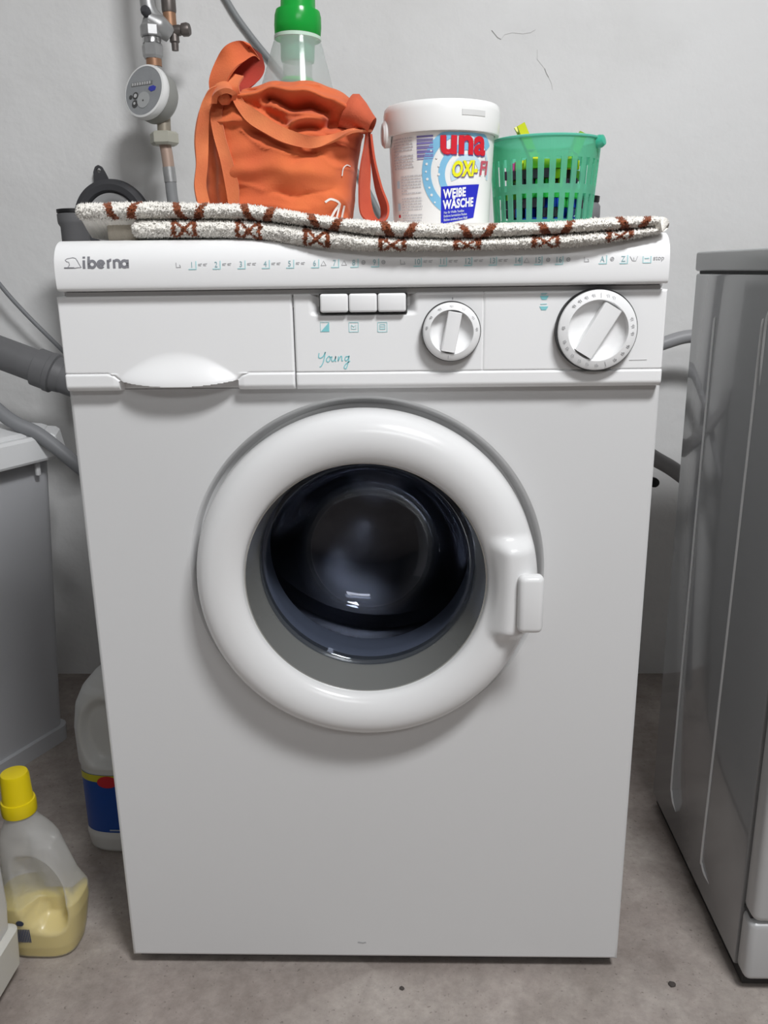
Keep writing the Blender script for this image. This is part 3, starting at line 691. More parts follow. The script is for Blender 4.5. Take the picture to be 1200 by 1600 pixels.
creases = [(0.0030, 3, [(332, 175), (345, 188), (380, 192)]), (0.0035, 3, [(385, 205), (420, 232), (470, 244)]), (-0.004, 3, [(505, 205), (530, 225), (552, 228)]), (0.003, 4, [(500, 240), (525, 262), (550, 262)]), (0.0025, 4, [(330, 325), (400, 318), (480, 330)]),
           (0.0022, 3, [(345, 285), (400, 290), (450, 312)]), (0.003, 2.5, [(520, 300), (535, 315), (545, 335)]), (-0.003, 3, [(430, 300), (470, 308), (520, 296)]), (0.004, 3, [(396, 136), (440, 140), (500, 134)])]
_rr = random.Random(3)
ripple = [(_rr.uniform(-0.12, 0.12), _rr.uniform(-0.14, 0.14), _rr.uniform(0, 6.28), _rr.uniform(0.0004, 0.0011)) for _ in range(9)]
def fold(u, v):
    s = np.zeros(np.broadcast(u, v).shape)
    for A, w, L in folds: s = s + A * np.exp(-(polydist(u, v, L) / w) ** 2)
    for A, w, L in creases: s = s + A * np.exp(-polydist(u, v, L) / w)
    for k, (fu_, fv_, ph, am) in enumerate(ripple): s = s + am * np.sin(u * fu_ + v * fv_ + ph + 0.8 * np.sin(u * 0.03 + v * 0.04 + k))
    return s
vv = np.concatenate([np.linspace(361, 230, 50), np.linspace(228, 127, 72)])
O = BO[::-1]
uL = np.interp(vv, O[:, 0], O[:, 1]); uR = np.interp(vv, O[:, 0], O[:, 2]); dy = np.interp(vv, O[:, 0], O[:, 3])
TH = np.linspace(0, 2 * PI, 221)[:-1]
YB = 0.112
def sgnpow(x, p): return np.sign(x) * np.abs(x) ** p
ca_, sa_ = sgnpow(np.cos(TH), 0.72), sgnpow(np.sin(TH), 0.72)
U = (uL + uR)[:, None] / 2 + (uR - uL)[:, None] / 2 * ca_[None]
VV = vv[:, None] * np.ones_like(U)
Yb = YB + dy[:, None] * sa_[None]
F = fold(U, VV); nrm = np.stack([np.cos(TH), np.sin(TH)], 0)
frontw = np.where(np.sin(TH) < 0, 1.0, 0.25)
XX = bx(U, VV) + F * nrm[0][None] * 0.4 * frontw; YY = Yb + F * nrm[1][None] * frontw; ZZ = bz(VV) + 0.0008 * np.sin(U * .12)
P = np.stack([XX, YY, ZZ], -1)
P[0, :, 2] = ZR + 0.0004
# rim turned inwards
rim = P[-1].copy(); c0 = rim.mean(0)
r2 = c0 + (rim - c0) * np.array([0.93, 0.93, 1]); r2[:, 2] += 0.0006; r3 = c0 + (rim - c0) * np.array([0.90, 0.90, 1]); r3[:, 2] -= 0.012
P = np.concatenate([P, r2[None], r3[None]], 0)
v, f = grid(P, True); f.append(tuple(range(len(TH))))
bag = mesh_obj('bag_body', v, f, ORANGE, BAG, angle=180)
def bfront(u, v):
    l = np.interp(v, O[:, 0], O[:, 1]); r = np.interp(v, O[:, 0], O[:, 2]); d = np.interp(v, O[:, 0], O[:, 3])
    s = np.clip((u - (l + r) / 2) / ((r - l) / 2), -1, 1); c = np.abs(s) ** (1 / 0.72); return YB - d * (np.sqrt(max(0, 1 - c * c)) ** 0.72) - max(0, float(fold(np.array(u), np.array(v)))) * 0.8
STRAP = cloth('orange_strap', (0.58, 0.12, 0.05), (0.76, 0.25, 0.09), 40)
def strap(name, pts, wid, th=0.0018, m=STRAP, y=None):
    """pts in sketch units; y either given per point or laid just in front of the bag"""
    P_ = []; W_ = []
    for i, (a, b) in enumerate(pts):
        yy = y[i] if y is not None and y[i] is not None else bfront(a, b) - 0.0035
        P_.append((bx(a, b), yy, bz(b)))
    jr = random.Random(len(pts) * 31 + int(pts[0][0]))
    P_ = [(a + jr.uniform(-1, 1) * 0.0006, b + jr.uniform(-1, 1) * 0.0010, c + jr.uniform(-1, 1) * 0.0006) for a, b, c in P_]
    for w in wid: W_.append((w[0] * 0.000656, w[1] + jr.uniform(-1, 1) * 0.0018, -w[2] * 0.000594))
    return mesh_obj(name, *ribbon(P_, W_, th), m, BAG, angle=50)
strap('strap', [(358, 150), (349, 160), (347, 180), (352, 212), (362, 252), (369, 290), (371, 322)], [(9, 0, 4), (9, 0, 1), (9, 0, 0), (9, 0, 1), (9.5, 0, 1), (10, 0, 0), (8, 0, 0)])
strap('strap', [(368, 142), (350, 148), (337, 165), (328, 190), (323, 220), (322, 255), (319, 290), (323, 325)], [(3, 0, 6), (5, .002, 6), (6, .002, 4), (7, .004, 1), (8, .004, 0), (8, .004, 0), (8, .004, 0), (8, .004, 0)], y=[0.044, .042, .042, .046, .050, .050, .050, .052])
strap('strap', [(380, 118), (374, 138), (380, 158), (402, 182), (430, 203), (458, 218), (490, 224), (520, 218), (550, 207), (578, 199)],
      [(10, 0, 3), (10, 0, 0), (10, 0, 3), (9, 0, -7), (6, 0, -9), (4, 0, -10), (0, 0, -9), (-1, .002, -6), (-1, .004, -3), (-1, .006, -2)],
      y=[.054, .046, None, None, None, None, None, None, .050, .085])
# big loop standing up from the knot: outer face, apex and the far strand
strap('strap_loop', [(352, 152), (353, 130), (362, 106), (376, 86), (391, 75), (401, 76)],
      [(11, -.004, 0), (14, -.006, 3), (15, -.006, 8), (13, .002, 10), (8, .010, 8), (4, .014, 6)],
      y=[.050, .050, .052, .056, .068, .080], m=ORANGE)
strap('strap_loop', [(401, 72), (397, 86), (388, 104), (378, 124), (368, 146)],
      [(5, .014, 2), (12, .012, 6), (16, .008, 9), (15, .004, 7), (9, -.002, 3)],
      y=[.080, .086, .084, .072, .054], m=cloth('shaded_orange_cloth', (0.30, 0.022, 0.016), (0.40, 0.045, 0.022), 30))  # inside of the same cloth, its shade painted as dark red
strap('knot', [(344, 164), (346, 152), (356, 144), (368, 142), (376, 148), (372, 158)], [(4, -.004, 2), (5, -.005, 4), (3, -.005, 7), (2, -.005, 7), (4, -.004, 5), (3, -.003, 3)], th=0.004, y=[.046, .042, .038, .037, .040, .046])
mesh_obj('knot_core', *lathe([(0, -0.008), (0.006, -0.006), (0.0085, 0), (0.006, 0.006), (0, 0.008)], (bx(362, 152), 0.047, bz(152)), (0.8, -0.2, 0.35), 20), STRAP, BAG)
# gathered right corner, an open fold in orange-red cotton
cu = []
for (u0, v0, ru, rv, yy, ry) in [(538, 172, 10, 30, .085, .030), (548, 172, 9, 28, .080, .032), (560, 180, 9, 22, .078, .030), (572, 189, 8, 15, .080, .026), (579, 193, 6, 12, .082, .022), (577, 193, 5, 10, .082, .019), (562, 186, 5, 9, .082, .018)]:
    cu.append([(bx(u0 + ru * math.cos(t) * 0.6 + rv * 0.25 * math.cos(t), v0), yy + ry * math.sin(t), bz(v0 - rv * math.cos(t))) for t in np.linspace(0, 2 * PI, 41)[:-1]])
v, f = grid(np.array(cu), True); f.append(tuple((len(cu) - 1) * 40 + i for i in range(40)))
mesh_obj('gathered_corner', v, f, mat('orange_red_cotton', (0.56, 0.11, 0.05), 0.9, bump=0.25, bscale=900, var=0.15, vscale=30), BAG, angle=60)
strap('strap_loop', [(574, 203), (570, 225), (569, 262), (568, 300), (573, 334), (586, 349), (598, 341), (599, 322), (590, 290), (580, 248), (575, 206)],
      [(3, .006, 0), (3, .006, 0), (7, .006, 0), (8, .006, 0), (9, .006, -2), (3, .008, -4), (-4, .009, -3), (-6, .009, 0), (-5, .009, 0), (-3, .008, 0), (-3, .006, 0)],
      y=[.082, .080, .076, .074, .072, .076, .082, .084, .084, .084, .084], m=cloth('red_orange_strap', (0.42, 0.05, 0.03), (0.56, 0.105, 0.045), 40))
def bagfn(u, v, h): return (bx(u, v), bfront(u, v) - 0.0006 - h, bz(v))
WPRINT = mat('white_print', (0.8, 0.78, 0.74), 0.7)
for L_, w_ in [([(509, 317), (518, 312), (530, 318), (523, 330), (515, 346)], 3.4), ([(531, 318), (528, 330), (524, 346)], 2.6), ([(537, 321), (534, 334), (532, 346)], 2.6), ([(534, 274), (536, 262), (541, 256), (546, 257)], 1.6)]:
    strokes([catmull(L_, 4)], w_, bagfn, 0.0004, step=3).obj('white_brush_stroke', WPRINT, bag)

# ------------------------------------------------------------------ clear bottle with green cap standing in the bag
BT = thing('plastic_bottle', (-0.073, 0.115, ZR + 0.001), 'clear plastic bottle with green screw cap standing inside the orange bag', 'bottle')
BT.rotation_euler = (0, math.radians(2.6), 0)
CLEAR = thin_plastic('clear_plastic', (0.82, 0.84, 0.84), 0.62, 0.10)
GRN = mat('green_cap_plastic', (0.02, 0.42, 0.06), 0.28, sss=0.0)
GRN_T = thin_plastic('green_clear_plastic', (0.03, 0.50, 0.09), 0.25, 0.2)
TEALP = thin_plastic('pale_green_plastic', (0.10, 0.50, 0.30), 0.25, 0.25)
def on(t, vf):
    o = ORIG[t.name]; return ([(a + o[0], b + o[1], c + o[2]) for a, b, c in vf[0]], vf[1])
mesh_obj('bottle_shell', *on(BT, lathe([(0, 0.001), (0.044, 0), (0.048, 0.004), (0.048, 0.092), (0.0465, 0.108), (0.0405, 0.130), (0.033, 0.156), (0.0265, 0.178), (0.0225, 0.190), (0.0220, 0.196)], seg=64)), CLEAR, BT)
mesh_obj('screw_cap', *on(BT, lathe([(0.0222, 0.190), (0.0235, 0.1915), (0.0240, 0.199), (0.0236, 0.208), (0.0222, 0.2128), (0.0180, 0.2135), (0.0176, 0.214), (0.0172, 0.246), (0.0160, 0.248), (0, 0.248)], seg=48)), GRN_T, BT)
mesh_obj('neck_collar', *on(BT, lathe([(0.0228, 0.186), (0.0240, 0.1865), (0.0240, 0.1895), (0.0228, 0.190)], seg=48, loop=True)), mat('frosted_ring', (0.55, 0.72, 0.60), 0.3), BT)
mesh_obj('measuring_cup', *on(BT, lathe([(0.0178, 0.194), (0.0172, 0.168), (0.0165, 0.166), (0, 0.1655)], seg=48)), TEALP, BT)
mesh_obj('inner_disc', *on(BT, lathe([(0, 0.144), (0.0165, 0.144), (0.0178, 0.147), (0.0165, 0.150), (0, 0.150)], seg=40)), GRN, BT)
mesh_obj('inner_tube', *on(BT, lathe([(0.0150, 0.1505), (0.0150, 0.165)], seg=40)), thin_plastic('milky_plastic', (0.7, 0.74, 0.72), 0.55, 0.3), BT)

# ------------------------------------------------------------------ white tub of stain remover
TC = (0.0828, 0.105)
TUB = thing('detergent_tub', (TC[0], TC[1], ZR), 'white round tub of laundry powder with blue and red label and lid', 'tub')
PH = [(0, 0.0), (0.0480, 0.0), (0.0500, 0.002), (0.0505, 0.004), (0.0548, 0.092), (0.0548, 0.0925)]
TUBW = mat('tub_white', (0.84, 0.84, 0.83), 0.25)
tb = mesh_obj('tub_body', *on(TUB, lathe(PH + [(0.053, 0.094), (0, 0.094)], seg=96)), TUBW, TUB)
mesh_obj('lid', *on(TUB, lathe([(0.0552, 0.0900), (0.0592, 0.0900), (0.0598, 0.0920), (0.0602, 0.1110), (0.0592, 0.1165), (0.0575, 0.1185), (0.0545, 0.1190), (0.0535, 0.1170), (0, 0.1168)], seg=96)), TUBW, TUB)
def tubfn(r_extra=0.0):
    def fn(u, v, h):
        """u: metres round the tub from its front, v: height above its foot"""
        r = 0.0505 + (v - 0.004) * (0.0043 / 0.088) + 0.00015 + h + r_extra
        a = u / 0.0527; return (TC[0] + r * math.sin(a), TC[1] - r * math.cos(a), ZR + v)
    return fn
T0 = tubfn()
def arc_band(c, r0, r1, a0, a1, name, m, sy=1.0, lift=0.0, n=40):
    rows = []
    for a in np.linspace(math.radians(a0), math.radians(a1), n):
        rows.append([T0(c[0] + r * math.cos(a), min(0.0885, max(0.0045, c[1] + r * sy * math.sin(a))), h) for r, h in [(r0, 0.0001 + lift), (r0, 0.0003 + lift), ((r0 + r1) / 2, 0.0003 + lift), (r1, 0.0003 + lift), (r1, 0.0001 + lift)]])
    return mesh_obj(name, *grid(np.array(rows), True), m, tb)
BLU = mat('label_light_blue', (0.22, 0.50, 0.72), 0.4); BLU2 = mat('label_pale_blue', (0.52, 0.68, 0.78), 0.4)
arc_band((0.022, 0.052), 0.0345, 0.0435, 38, 236, 'blue_swirl', BLU, 1.0)
arc_band((0.024, 0.050), 0.0225, 0.0290, 55, 215, 'blue_swirl', BLU, 1.0)
arc_band((0.026, 0.050), 0.0130, 0.0190, 20, 200, 'pale_swirl', BLU2, 1.0)
arc_band((0.022, 0.052), 0.0305, 0.0340, -10, 80, 'pale_swirl', BLU2, 1.0)
bub = Geo()
for (a, b, s) in [(-0.0165, 0.060, .0012), (-0.0172, 0.053, .0009), (-0.0160, 0.046, .0013), (-0.014, 0.038, .001), (-0.0118, 0.031, .0013), (-0.0065, 0.0655, .0012), (-0.0045, 0.058, .001), (-0.0045, 0.050, .0012), (-0.012, 0.072, .0008), (-0.0085, 0.024, .0009)]:
    bub.add(extrude_poly([(a + s * math.cos(t), b + s * math.sin(t)) for t in np.linspace(0, 2 * PI, 11)[:-1]], 0.0003, 0.0006, T0))
bub.obj('white_bubbles', WHITEP, tb, False)
RED = mat('label_red', (0.62, 0.015, 0.03), 0.4); SHD = mat('label_violet', (0.16, 0.10, 0.32), 0.4); YEL = mat('label_yellow', (0.80, 0.78, 0.02), 0.4)
DBLUE = mat('label_dark_blue', (0.020, 0.026, 0.48), 0.35); LWHITE = mat('label_white', (0.85, 0.85, 0.85), 0.4)
Geo().add(text_geo('una', 0.0335, tubfn(0.0004), bold=0.0011, sx=1.05, at=(-0.0035, 0.0685), cut=0.004)).obj('red_lettering_shadow', SHD, tb)
Geo().add(text_geo('una', 0.0335, tubfn(0.0008), bold=0.0011, sx=1.05, at=(-0.0040, 0.0695), cut=0.004)).obj('red_lettering', RED, tb)
def sl(base, du, dv, k):
    f0 = tubfn(base)
    return lambda u, v, h: f0(u + du, v + dv + k * u, h)
Geo().add(text_geo('OXI-', 0.0195, sl(0.0004, 0.0008, -0.0008, .06), bold=0.0009, sx=0.70, shear=0.12, at=(0.0078, 0.0475), cut=0.004)).obj('yellow_lettering_shadow', SHD, tb)
Geo().add(text_geo('OXI-', 0.0195, sl(0.0008, 0, 0, .06), bold=0.0008, sx=0.70, shear=0.12, at=(0.0078, 0.0475), cut=0.004)).obj('yellow_lettering', YEL, tb)
Geo().add(text_geo('FI', 0.0185, sl(0.0008, 0, 0, .06), bold=0.0004, sx=1.0, shear=0.12, at=(0.0390, 0.0480), cut=0.004)).obj('dark_red_lettering', mat('label_rose', (0.55, 0.10, 0.14), 0.4), tb)
def patch(poly, name, m, lift=0.0004, n=14):
    """blue panel: quad given by 4 corners, diced so that it follows the tub"""
    q = [np.array(p, float) for p in poly]; rows = []
    for s in np.linspace(0, 1, n):
        a = q[0] * (1 - s) + q[1] * s; b = q[3] * (1 - s) + q[2] * s
        rows.append([T0(*(a * (1 - t) + b * t), lift) for t in np.linspace(0, 1, 5)])
    top = np.array(rows); return mesh_obj(name, *grid(top), m, tb)
patch([(-0.0022, 0.0030), (0.0345, 0.0095), (0.0405, 0.0415), (-0.0022, 0.0385)], 'blue_panel', DBLUE)
SL = lambda e: sl(e, 0, 0, .10)
Geo().add(text_geo('WEIßE', 0.0115, SL(0.0005), bold=0.00045, sx=0.70, at=(0.0002, 0.0277), cut=0.004, sp=1.05)).obj('white_lettering', LWHITE, tb)
Geo().add(text_geo('WÄSCHE', 0.0115, SL(0.0005), bold=0.00045, sx=0.68, at=(0.0000, 0.0174), cut=0.004, sp=1.05)).obj('white_lettering', LWHITE, tb)
Geo().add(text_geo('Nur für Weiße Textilien', 0.0032, SL(0.0005), bold=0.00006, sx=0.68, at=(0.0007, 0.0128))).add(text_geo('Entfernt hartnäckige Flecken', 0.0032, SL(0.0005), bold=0.00006, sx=0.68, at=(0.0006, 0.0094))).add(text_geo('Bleiben strahlend lange Weiß', 0.0032, SL(0.0005), bold=0.00006, sx=0.68, at=(0.0006, 0.0058))).obj('small_white_lettering', mat('label_grey_white', (0.55, 0.6, 0.72), 0.4), tb)
bars = []
z = 0.0885
for wd, gp in [(0.0016, .0009), (.0007, .0007), (.0007, .0016), (.0020, .0006), (.0006, .0012), (.0016, .0008), (.0007, .0008), (.0018, .0007), (.0009, .0006), (.0012, .0010), (.0006, .0006)]:
    bars.append((z, wd)); z -= wd + gp
bg = Geo()
for z, wd in bars: bg.add((lambda G: (G.v, G.f))(strokes([[(-0.0265, z - 0.003), (-0.0100, z - 0.003)]], wd, T0, 0.0003, step=0.002)))
bg.obj('barcode', mat('barcode_violet', (0.20, 0.17, 0.42), 0.5), tb)
tl = []
for blk, (u0, u1, z1, z0) in enumerate([(-0.0600, -0.0300, 0.0855, 0.0560), (-0.0485, -0.0215, 0.0500, 0.0330), (-0.0485, -0.0215, 0.0290, 0.0060)]):
    z = z1; row = 0
    while z > z0:
        u = u0; last = (row % 6 == 5)
        end = u0 + (u1 - u0) * (0.35 if last else random.uniform(0.93, 1.0))
        while u < end:
            w = random.uniform(0.0012, 0.0050); tl.append([(u, z), (min(u + w, end), z)]); u += w + 0.0008
        z -= 0.0027; row += 1
strokes(tl, 0.00125, T0, 0.0002, step=0.0025).obj('fine_print', mat('fine_print_grey', (0.56, 0.56, 0.58), 0.5), tb)
for z, m2 in [(0.043, BLU2), (0.0215, BLU2), (0.0125, RED)]:
    patch([(-0.0560, z - 0.0035), (-0.0515, z - 0.0035), (-0.0515, z + 0.0035), (-0.0560, z + 0.0035)] if m2 is not RED else [(-0.0555, z - 0.0015), (-0.0520, z - 0.0015), (-0.0520, z + 0.0015), (-0.0555, z + 0.0015)], 'hazard_mark', m2, 0.0003, 3)
# lid tab and handle ear
lid_tab = []
for a in np.linspace(0.30, 0.75, 10): lid_tab.append([(TC[0] + r * math.sin(a), TC[1] - r * math.cos(a), ZR + zz) for r, zz in [(0.0600, 0.1030), (0.0606, 0.1035), (0.0606, 0.1085), (0.0600, 0.1090)]])
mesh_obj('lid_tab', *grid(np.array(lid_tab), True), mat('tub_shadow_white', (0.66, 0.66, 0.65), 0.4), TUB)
mesh_obj('handle_ear', *lathe([(0, -0.002), (0.011, -0.002), (0.0115, 0.003), (0.009, 0.0055), (0, 0.006)], (TC[0] - 0.0560, TC[1] - 0.012, ZR + 0.0930), (-0.96, -0.2, 0), 28, sy=1.15), TUBW, TUB)
mesh_obj('handle_ear', *lathe([(0, -0.002), (0.011, -0.002), (0.0115, 0.003), (0.009, 0.0055), (0, 0.006)], (TC[0] + 0.0360, TC[1] + 0.044, ZR + 0.0930), (0.63, 0.77, 0), 28, sy=1.15), TUBW, TUB)
mesh_obj('carry_handle', *tube([(TC[0] - 0.0600, TC[1] - 0.010, ZR + 0.093), (TC[0] - 0.045, TC[1] + 0.05, ZR + 0.090), (TC[0], TC[1] + 0.066, ZR + 0.089), (TC[0] + 0.022, TC[1] + 0.062, ZR + 0.090), (TC[0] + 0.0385, TC[1] + 0.047, ZR + 0.093)], 0.0022, 8), TUBW, TUB)

# ------------------------------------------------------------------ green peg basket and its pegs
BC = (0.1975, 0.152)
BK = thing('peg_basket', (BC[0], BC[1], ZR), 'round translucent green plastic basket with slots, full of clothes pegs', 'basket')
GB = thin_plastic('green_basket_plastic', (0.28, 0.68, 0.53), 0.50, 0.22)
NS = 30; RB0, RB1, HB = 0.0528, 0.0600, 0.0905
def br(h): return RB0 + (RB1 - RB0) * h / HB
zs = [0.0, 0.0075, 0.0090, 0.0350, 0.037, 0.0425, 0.0440, 0.0700, 0.0715, 0.0885, HB]
g = Geo()
TA = []
for k in range(NS):
    a = 2 * PI * k / NS; w = 2 * PI / NS
    TA += [a, a + w * 0.27, a + w * 0.73]
nT = len(TA)
def wallpt(a, h, dr): r = br(h) + dr; return (BC[0] + r * math.sin(a), BC[1] - r * math.cos(a), ZR + h)
V = []; idx = {}
for d, dr in enumerate((0.0, -0.0018)):
    for i, h in enumerate(zs):
        for j, a in enumerate(TA): idx[(d, i, j)] = len(V); V.append(wallpt(a, h, dr))
def is_hole(i, j):
    return 2 <= i <= 2 + 0 and j % 3 == 1 or 6 <= i <= 6 and j % 3 == 1
solid = lambda i, j: 0 <= i < len(zs) - 1 and not is_hole(i, j % nT)
Fc = []
for i in range(len(zs) - 1):
    for j in range(nT):
        if is_hole(i, j): continue
        k = (j + 1) % nT
        Fc.append((idx[0, i, j], idx[0, i, k], idx[0, i + 1, k], idx[0, i + 1, j])); Fc.append((idx[1, i, j], idx[1, i + 1, j], idx[1, i + 1, k], idx[1, i, k]))
        if not solid(i - 1, j): Fc.append((idx[0, i, j], idx[1, i, j], idx[1, i, k], idx[0, i, k]))
        if not solid(i + 1, j): Fc.append((idx[0, i + 1, j], idx[0, i + 1, k], idx[1, i + 1, k], idx[1, i + 1, j]))
        if is_hole(i, (j - 1) % nT): Fc.append((idx[0, i, j], idx[0, i + 1, j], idx[1, i + 1, j], idx[1, i, j]))
        if is_hole(i, (j + 1) % nT): Fc.append((idx[0, i, k], idx[1, i, k], idx[1, i + 1, k], idx[0, i + 1, k]))
mesh_obj('basket_wall', V, Fc, GB, BK, smooth=False)
mesh_obj('basket_floor', *lathe([(0, 0.0004), (RB0 - 0.0022, 0.0004), (RB0 - 0.0022, 0.002), (0, 0.002)], (BC[0], BC[1], ZR), seg=48), GB, BK)
mesh_obj('rim', *lathe([(RB1 + 0.0002, HB - 0.0015), (RB1 + 0.0016, HB - 0.0005), (RB1 + 0.0018, HB + 0.0010), (RB1, HB + 0.0018), (RB1 - 0.0018, HB + 0.001), (RB1 - 0.0018, HB - 0.001)], (BC[0], BC[1], ZR), seg=64, loop=True), mat('green_rim', (0.12, 0.52, 0.38), 0.3), BK)
e1 = (BC[0] + RB1 * 0.86, BC[1] - RB1 * 0.52, ZR + HB - 0.004)
mesh_obj('handle_knob', *lathe([(0, -0.003), (0.0062, -0.003), (0.0068, 0.002), (0.0052, 0.006), (0, 0.0072)], e1, (0.75, -0.55, 0.25), 20), mat('green_knob', (0.05, 0.42, 0.28), 0.3), BK)
PEGC = {'blue': (0.015, 0.05, 0.50), 'green': (0.04, 0.42, 0.07), 'yellow': (0.66, 0.68, 0.03), 'dark purple': (0.09, 0.035, 0.075), 'pink': (0.58, 0.07, 0.28), 'lime green': (0.30, 0.55, 0.04)}
protos = {}
def peg_proto(col):
    m = mat('peg_' + col.replace(' ', '_'), PEGC[col], 0.35)
    t = bpy.data.objects.new('clothes_peg', None); COL.objects.link(t); ORIG[t.name] = Vector((0, 0, 0)); t.empty_display_size = 0.02
    for s in (-1, 1):
        pr = [(-0.034, 0.0042), (-0.026, 0.0018), (-0.012, 0.0012), (0.0, 0.0012), (0.014, 0.0008), (0.026, 0.0006), (0.034, 0.0008), (0.034, 0.0030), (0.026, 0.0038), (0.012, 0.0044), (0.0, 0.0046), (-0.012, 0.0050), (-0.026, 0.0058), (-0.034, 0.0066)]
        o = mesh_obj('arm', *extrude_poly([(a, b * s) for a, b in pr], -0.0045, 0.0045, lambda u, v, h: (u, v, h)), m, t, False)
    mesh_obj('spring', *tube([(0.003, 0.0052, 0.003), (0.000, 0.0056, 0), (-0.002, 0.0052, -0.003), (-0.002, 0, -0.0052), (0.0, -0.0052, -0.003), (0.002, -0.0056, 0), (0.003, -0.0052, 0.003)], 0.0007, 6, 3), CHROME, t)
    return t
pegs = []
lay_cols = [['blue', 'blue', 'dark purple', 'blue', 'blue'], ['blue', 'dark purple', 'blue', 'blue', 'dark purple'], ['dark purple', 'blue', 'green', 'blue', 'dark purple'],
            ['green', 'green', 'lime green', 'yellow', 'green'], ['dark purple', 'yellow', 'green', 'dark purple', 'lime green'], ['dark purple', 'yellow', 'dark purple', 'lime green', 'pink'], ['lime green', 'yellow', 'pink', 'green', 'pink']]
for L, cols in enumerate(lay_cols):
    ang = math.radians([8, 68, -52, 20, 78, -38, 5][L])
    for k, c in enumerate(cols):
        off = (k - 2) * 0.0152; half = math.sqrt(max(0, 0.0472 ** 2 - (abs(off) + 0.007) ** 2))
        pegs.append((L, k, ang, c, (BC[0] - off * math.sin(ang), BC[1] + off * math.cos(ang), ZR + 0.0070 + L * 0.0098), ang, min(1.0, half / 0.0345), 0.0))
first = {}
def place_peg(c, loc, rz, s, ry, label, group):
    if c not in protos: protos[c] = peg_proto(c)
    if c not in first: r = protos[c]; first[c] = r
    else:
        r = protos[c].copy(); COL.objects.link(r)
        for ch in list(protos[c].children):
            q = ch.copy(); COL.objects.link(q); q.parent = r
    r.location = loc; r.rotation_euler = (0, ry, rz); r.scale = (s, 1, 1)
    r['label'] = label; r['category'] = 'peg'; r['group'] = group
    return r
ORD = ['first', 'second', 'third', 'fourth', 'fifth']
LAY = ['lowest layer', 'second layer up', 'third layer up', 'fourth layer up', 'fifth layer up', 'sixth layer up', 'topmost layer']
for L, k, ang0, c, loc, a, s, ry in pegs:
    if abs(math.cos(ang0)) > abs(math.sin(ang0)): side, kk = 'front', k
    elif math.sin(ang0) > 0: side, kk = 'left', 4 - k
    else: side, kk = 'left', k
    place_peg(c, loc, a, s, ry, '%s peg, %s from the %s in the %s of the basket' % (c, ORD[kk], side, LAY[L]), c + ' pegs in the green basket')
place_peg('yellow', (BC[0] - 0.017, BC[1] - 0.006, ZR + 0.0835), 0.15, 0.80, math.radians(62), 'yellow clothes peg whose end stands up above the basket rim', 'peg ends above the basket rim')
place_peg('lime green', (BC[0] + 0.030, BC[1] - 0.010, ZR + 0.0790), 0.2, 0.60, math.radians(112), 'lime clothes peg whose tip shows above the basket rim', 'peg ends above the basket rim')

# ------------------------------------------------------------------ pipes behind the machine
DP = thing('drain_pipe', (-0.50, 0.62, 0.60), 'thick grey waste pipe with coupling running behind machine, left', 'pipe')
DP_PTS = [(-1.24, 0.795, 0.945), (-1.17, 0.70, 0.91), (-0.98, 0.62, 0.825), (-0.6587, 0.62, 0.7010), (-0.5760, 0.62, 0.6675), (-0.5036, 0.62, 0.6385)]
mesh_obj('sloping_pipe', *tube(DP_PTS, 0.0285, 24, 6), GREYPIPE, DP)
dv = Vector((0.0827, 0, -0.0335)).normalized()
mesh_obj('coupling', *lathe([(0.0290, -0.03), (0.0335, -0.028), (0.0335, -0.006), (0.0350, -0.005), (0.0350, 0.004), (0.0310, 0.006), (0.0290, 0.02)], (-0.571, 0.62, 0.6655), tuple(dv), 32), GREYPIPE, DP)
mesh_obj('standpipe', *lathe([(0.0, 0.60), (0.0225, 0.60), (0.0225, 0.905), (0.0255, 0.910), (0.0262, 0.914), (0.0262, 0.925), (0.0240, 0.927), (0.0200, 0.927), (0.0195, 0.86), (0, 0.86)], (-0.5045, 0.62, 0), (0, 0, 1), 32), GREYPIPE, DP)
mesh_obj('rubber_seal', *lathe([(0.0245, 0.9272), (0.0262, 0.9272), (0.0262, 0.9325), (0.0205, 0.9335), (0.0205, 0.9272)], (-0.5045, 0.62, 0), (0, 0, 1), 32, True), BLACK, DP)
RF = thing('wall_flange', (-0.4945, 0.795, 0.925), 'dark grey rubber wall flange with hanging eyelet behind the mat', 'flange')
mesh_obj('ring', *lathe([(0.046, -0.010), (0.050, -0.018), (0.060, -0.020), (0.0685, -0.015), (0.0700, -0.004), (0.0690, 0.004), (0.046, 0.004)], (-0.4945, YW - 0.005, 0.9265), (0, 1, 0), 64, True), DARKRUB, RF)
g = Geo()
lug = [(-0.018, 0.060), (-0.0175, 0.082), (-0.0135, 0.0905), (-0.0075, 0.0935), (-0.0015, 0.0905), (0.003, 0.082), (0.012, 0.062)]
hole = [(-0.0075 + 0.0042 * math.cos(t), 0.0840 + 0.0042 * math.sin(t)) for t in np.linspace(0, 2 * PI, 15)[:-1]]
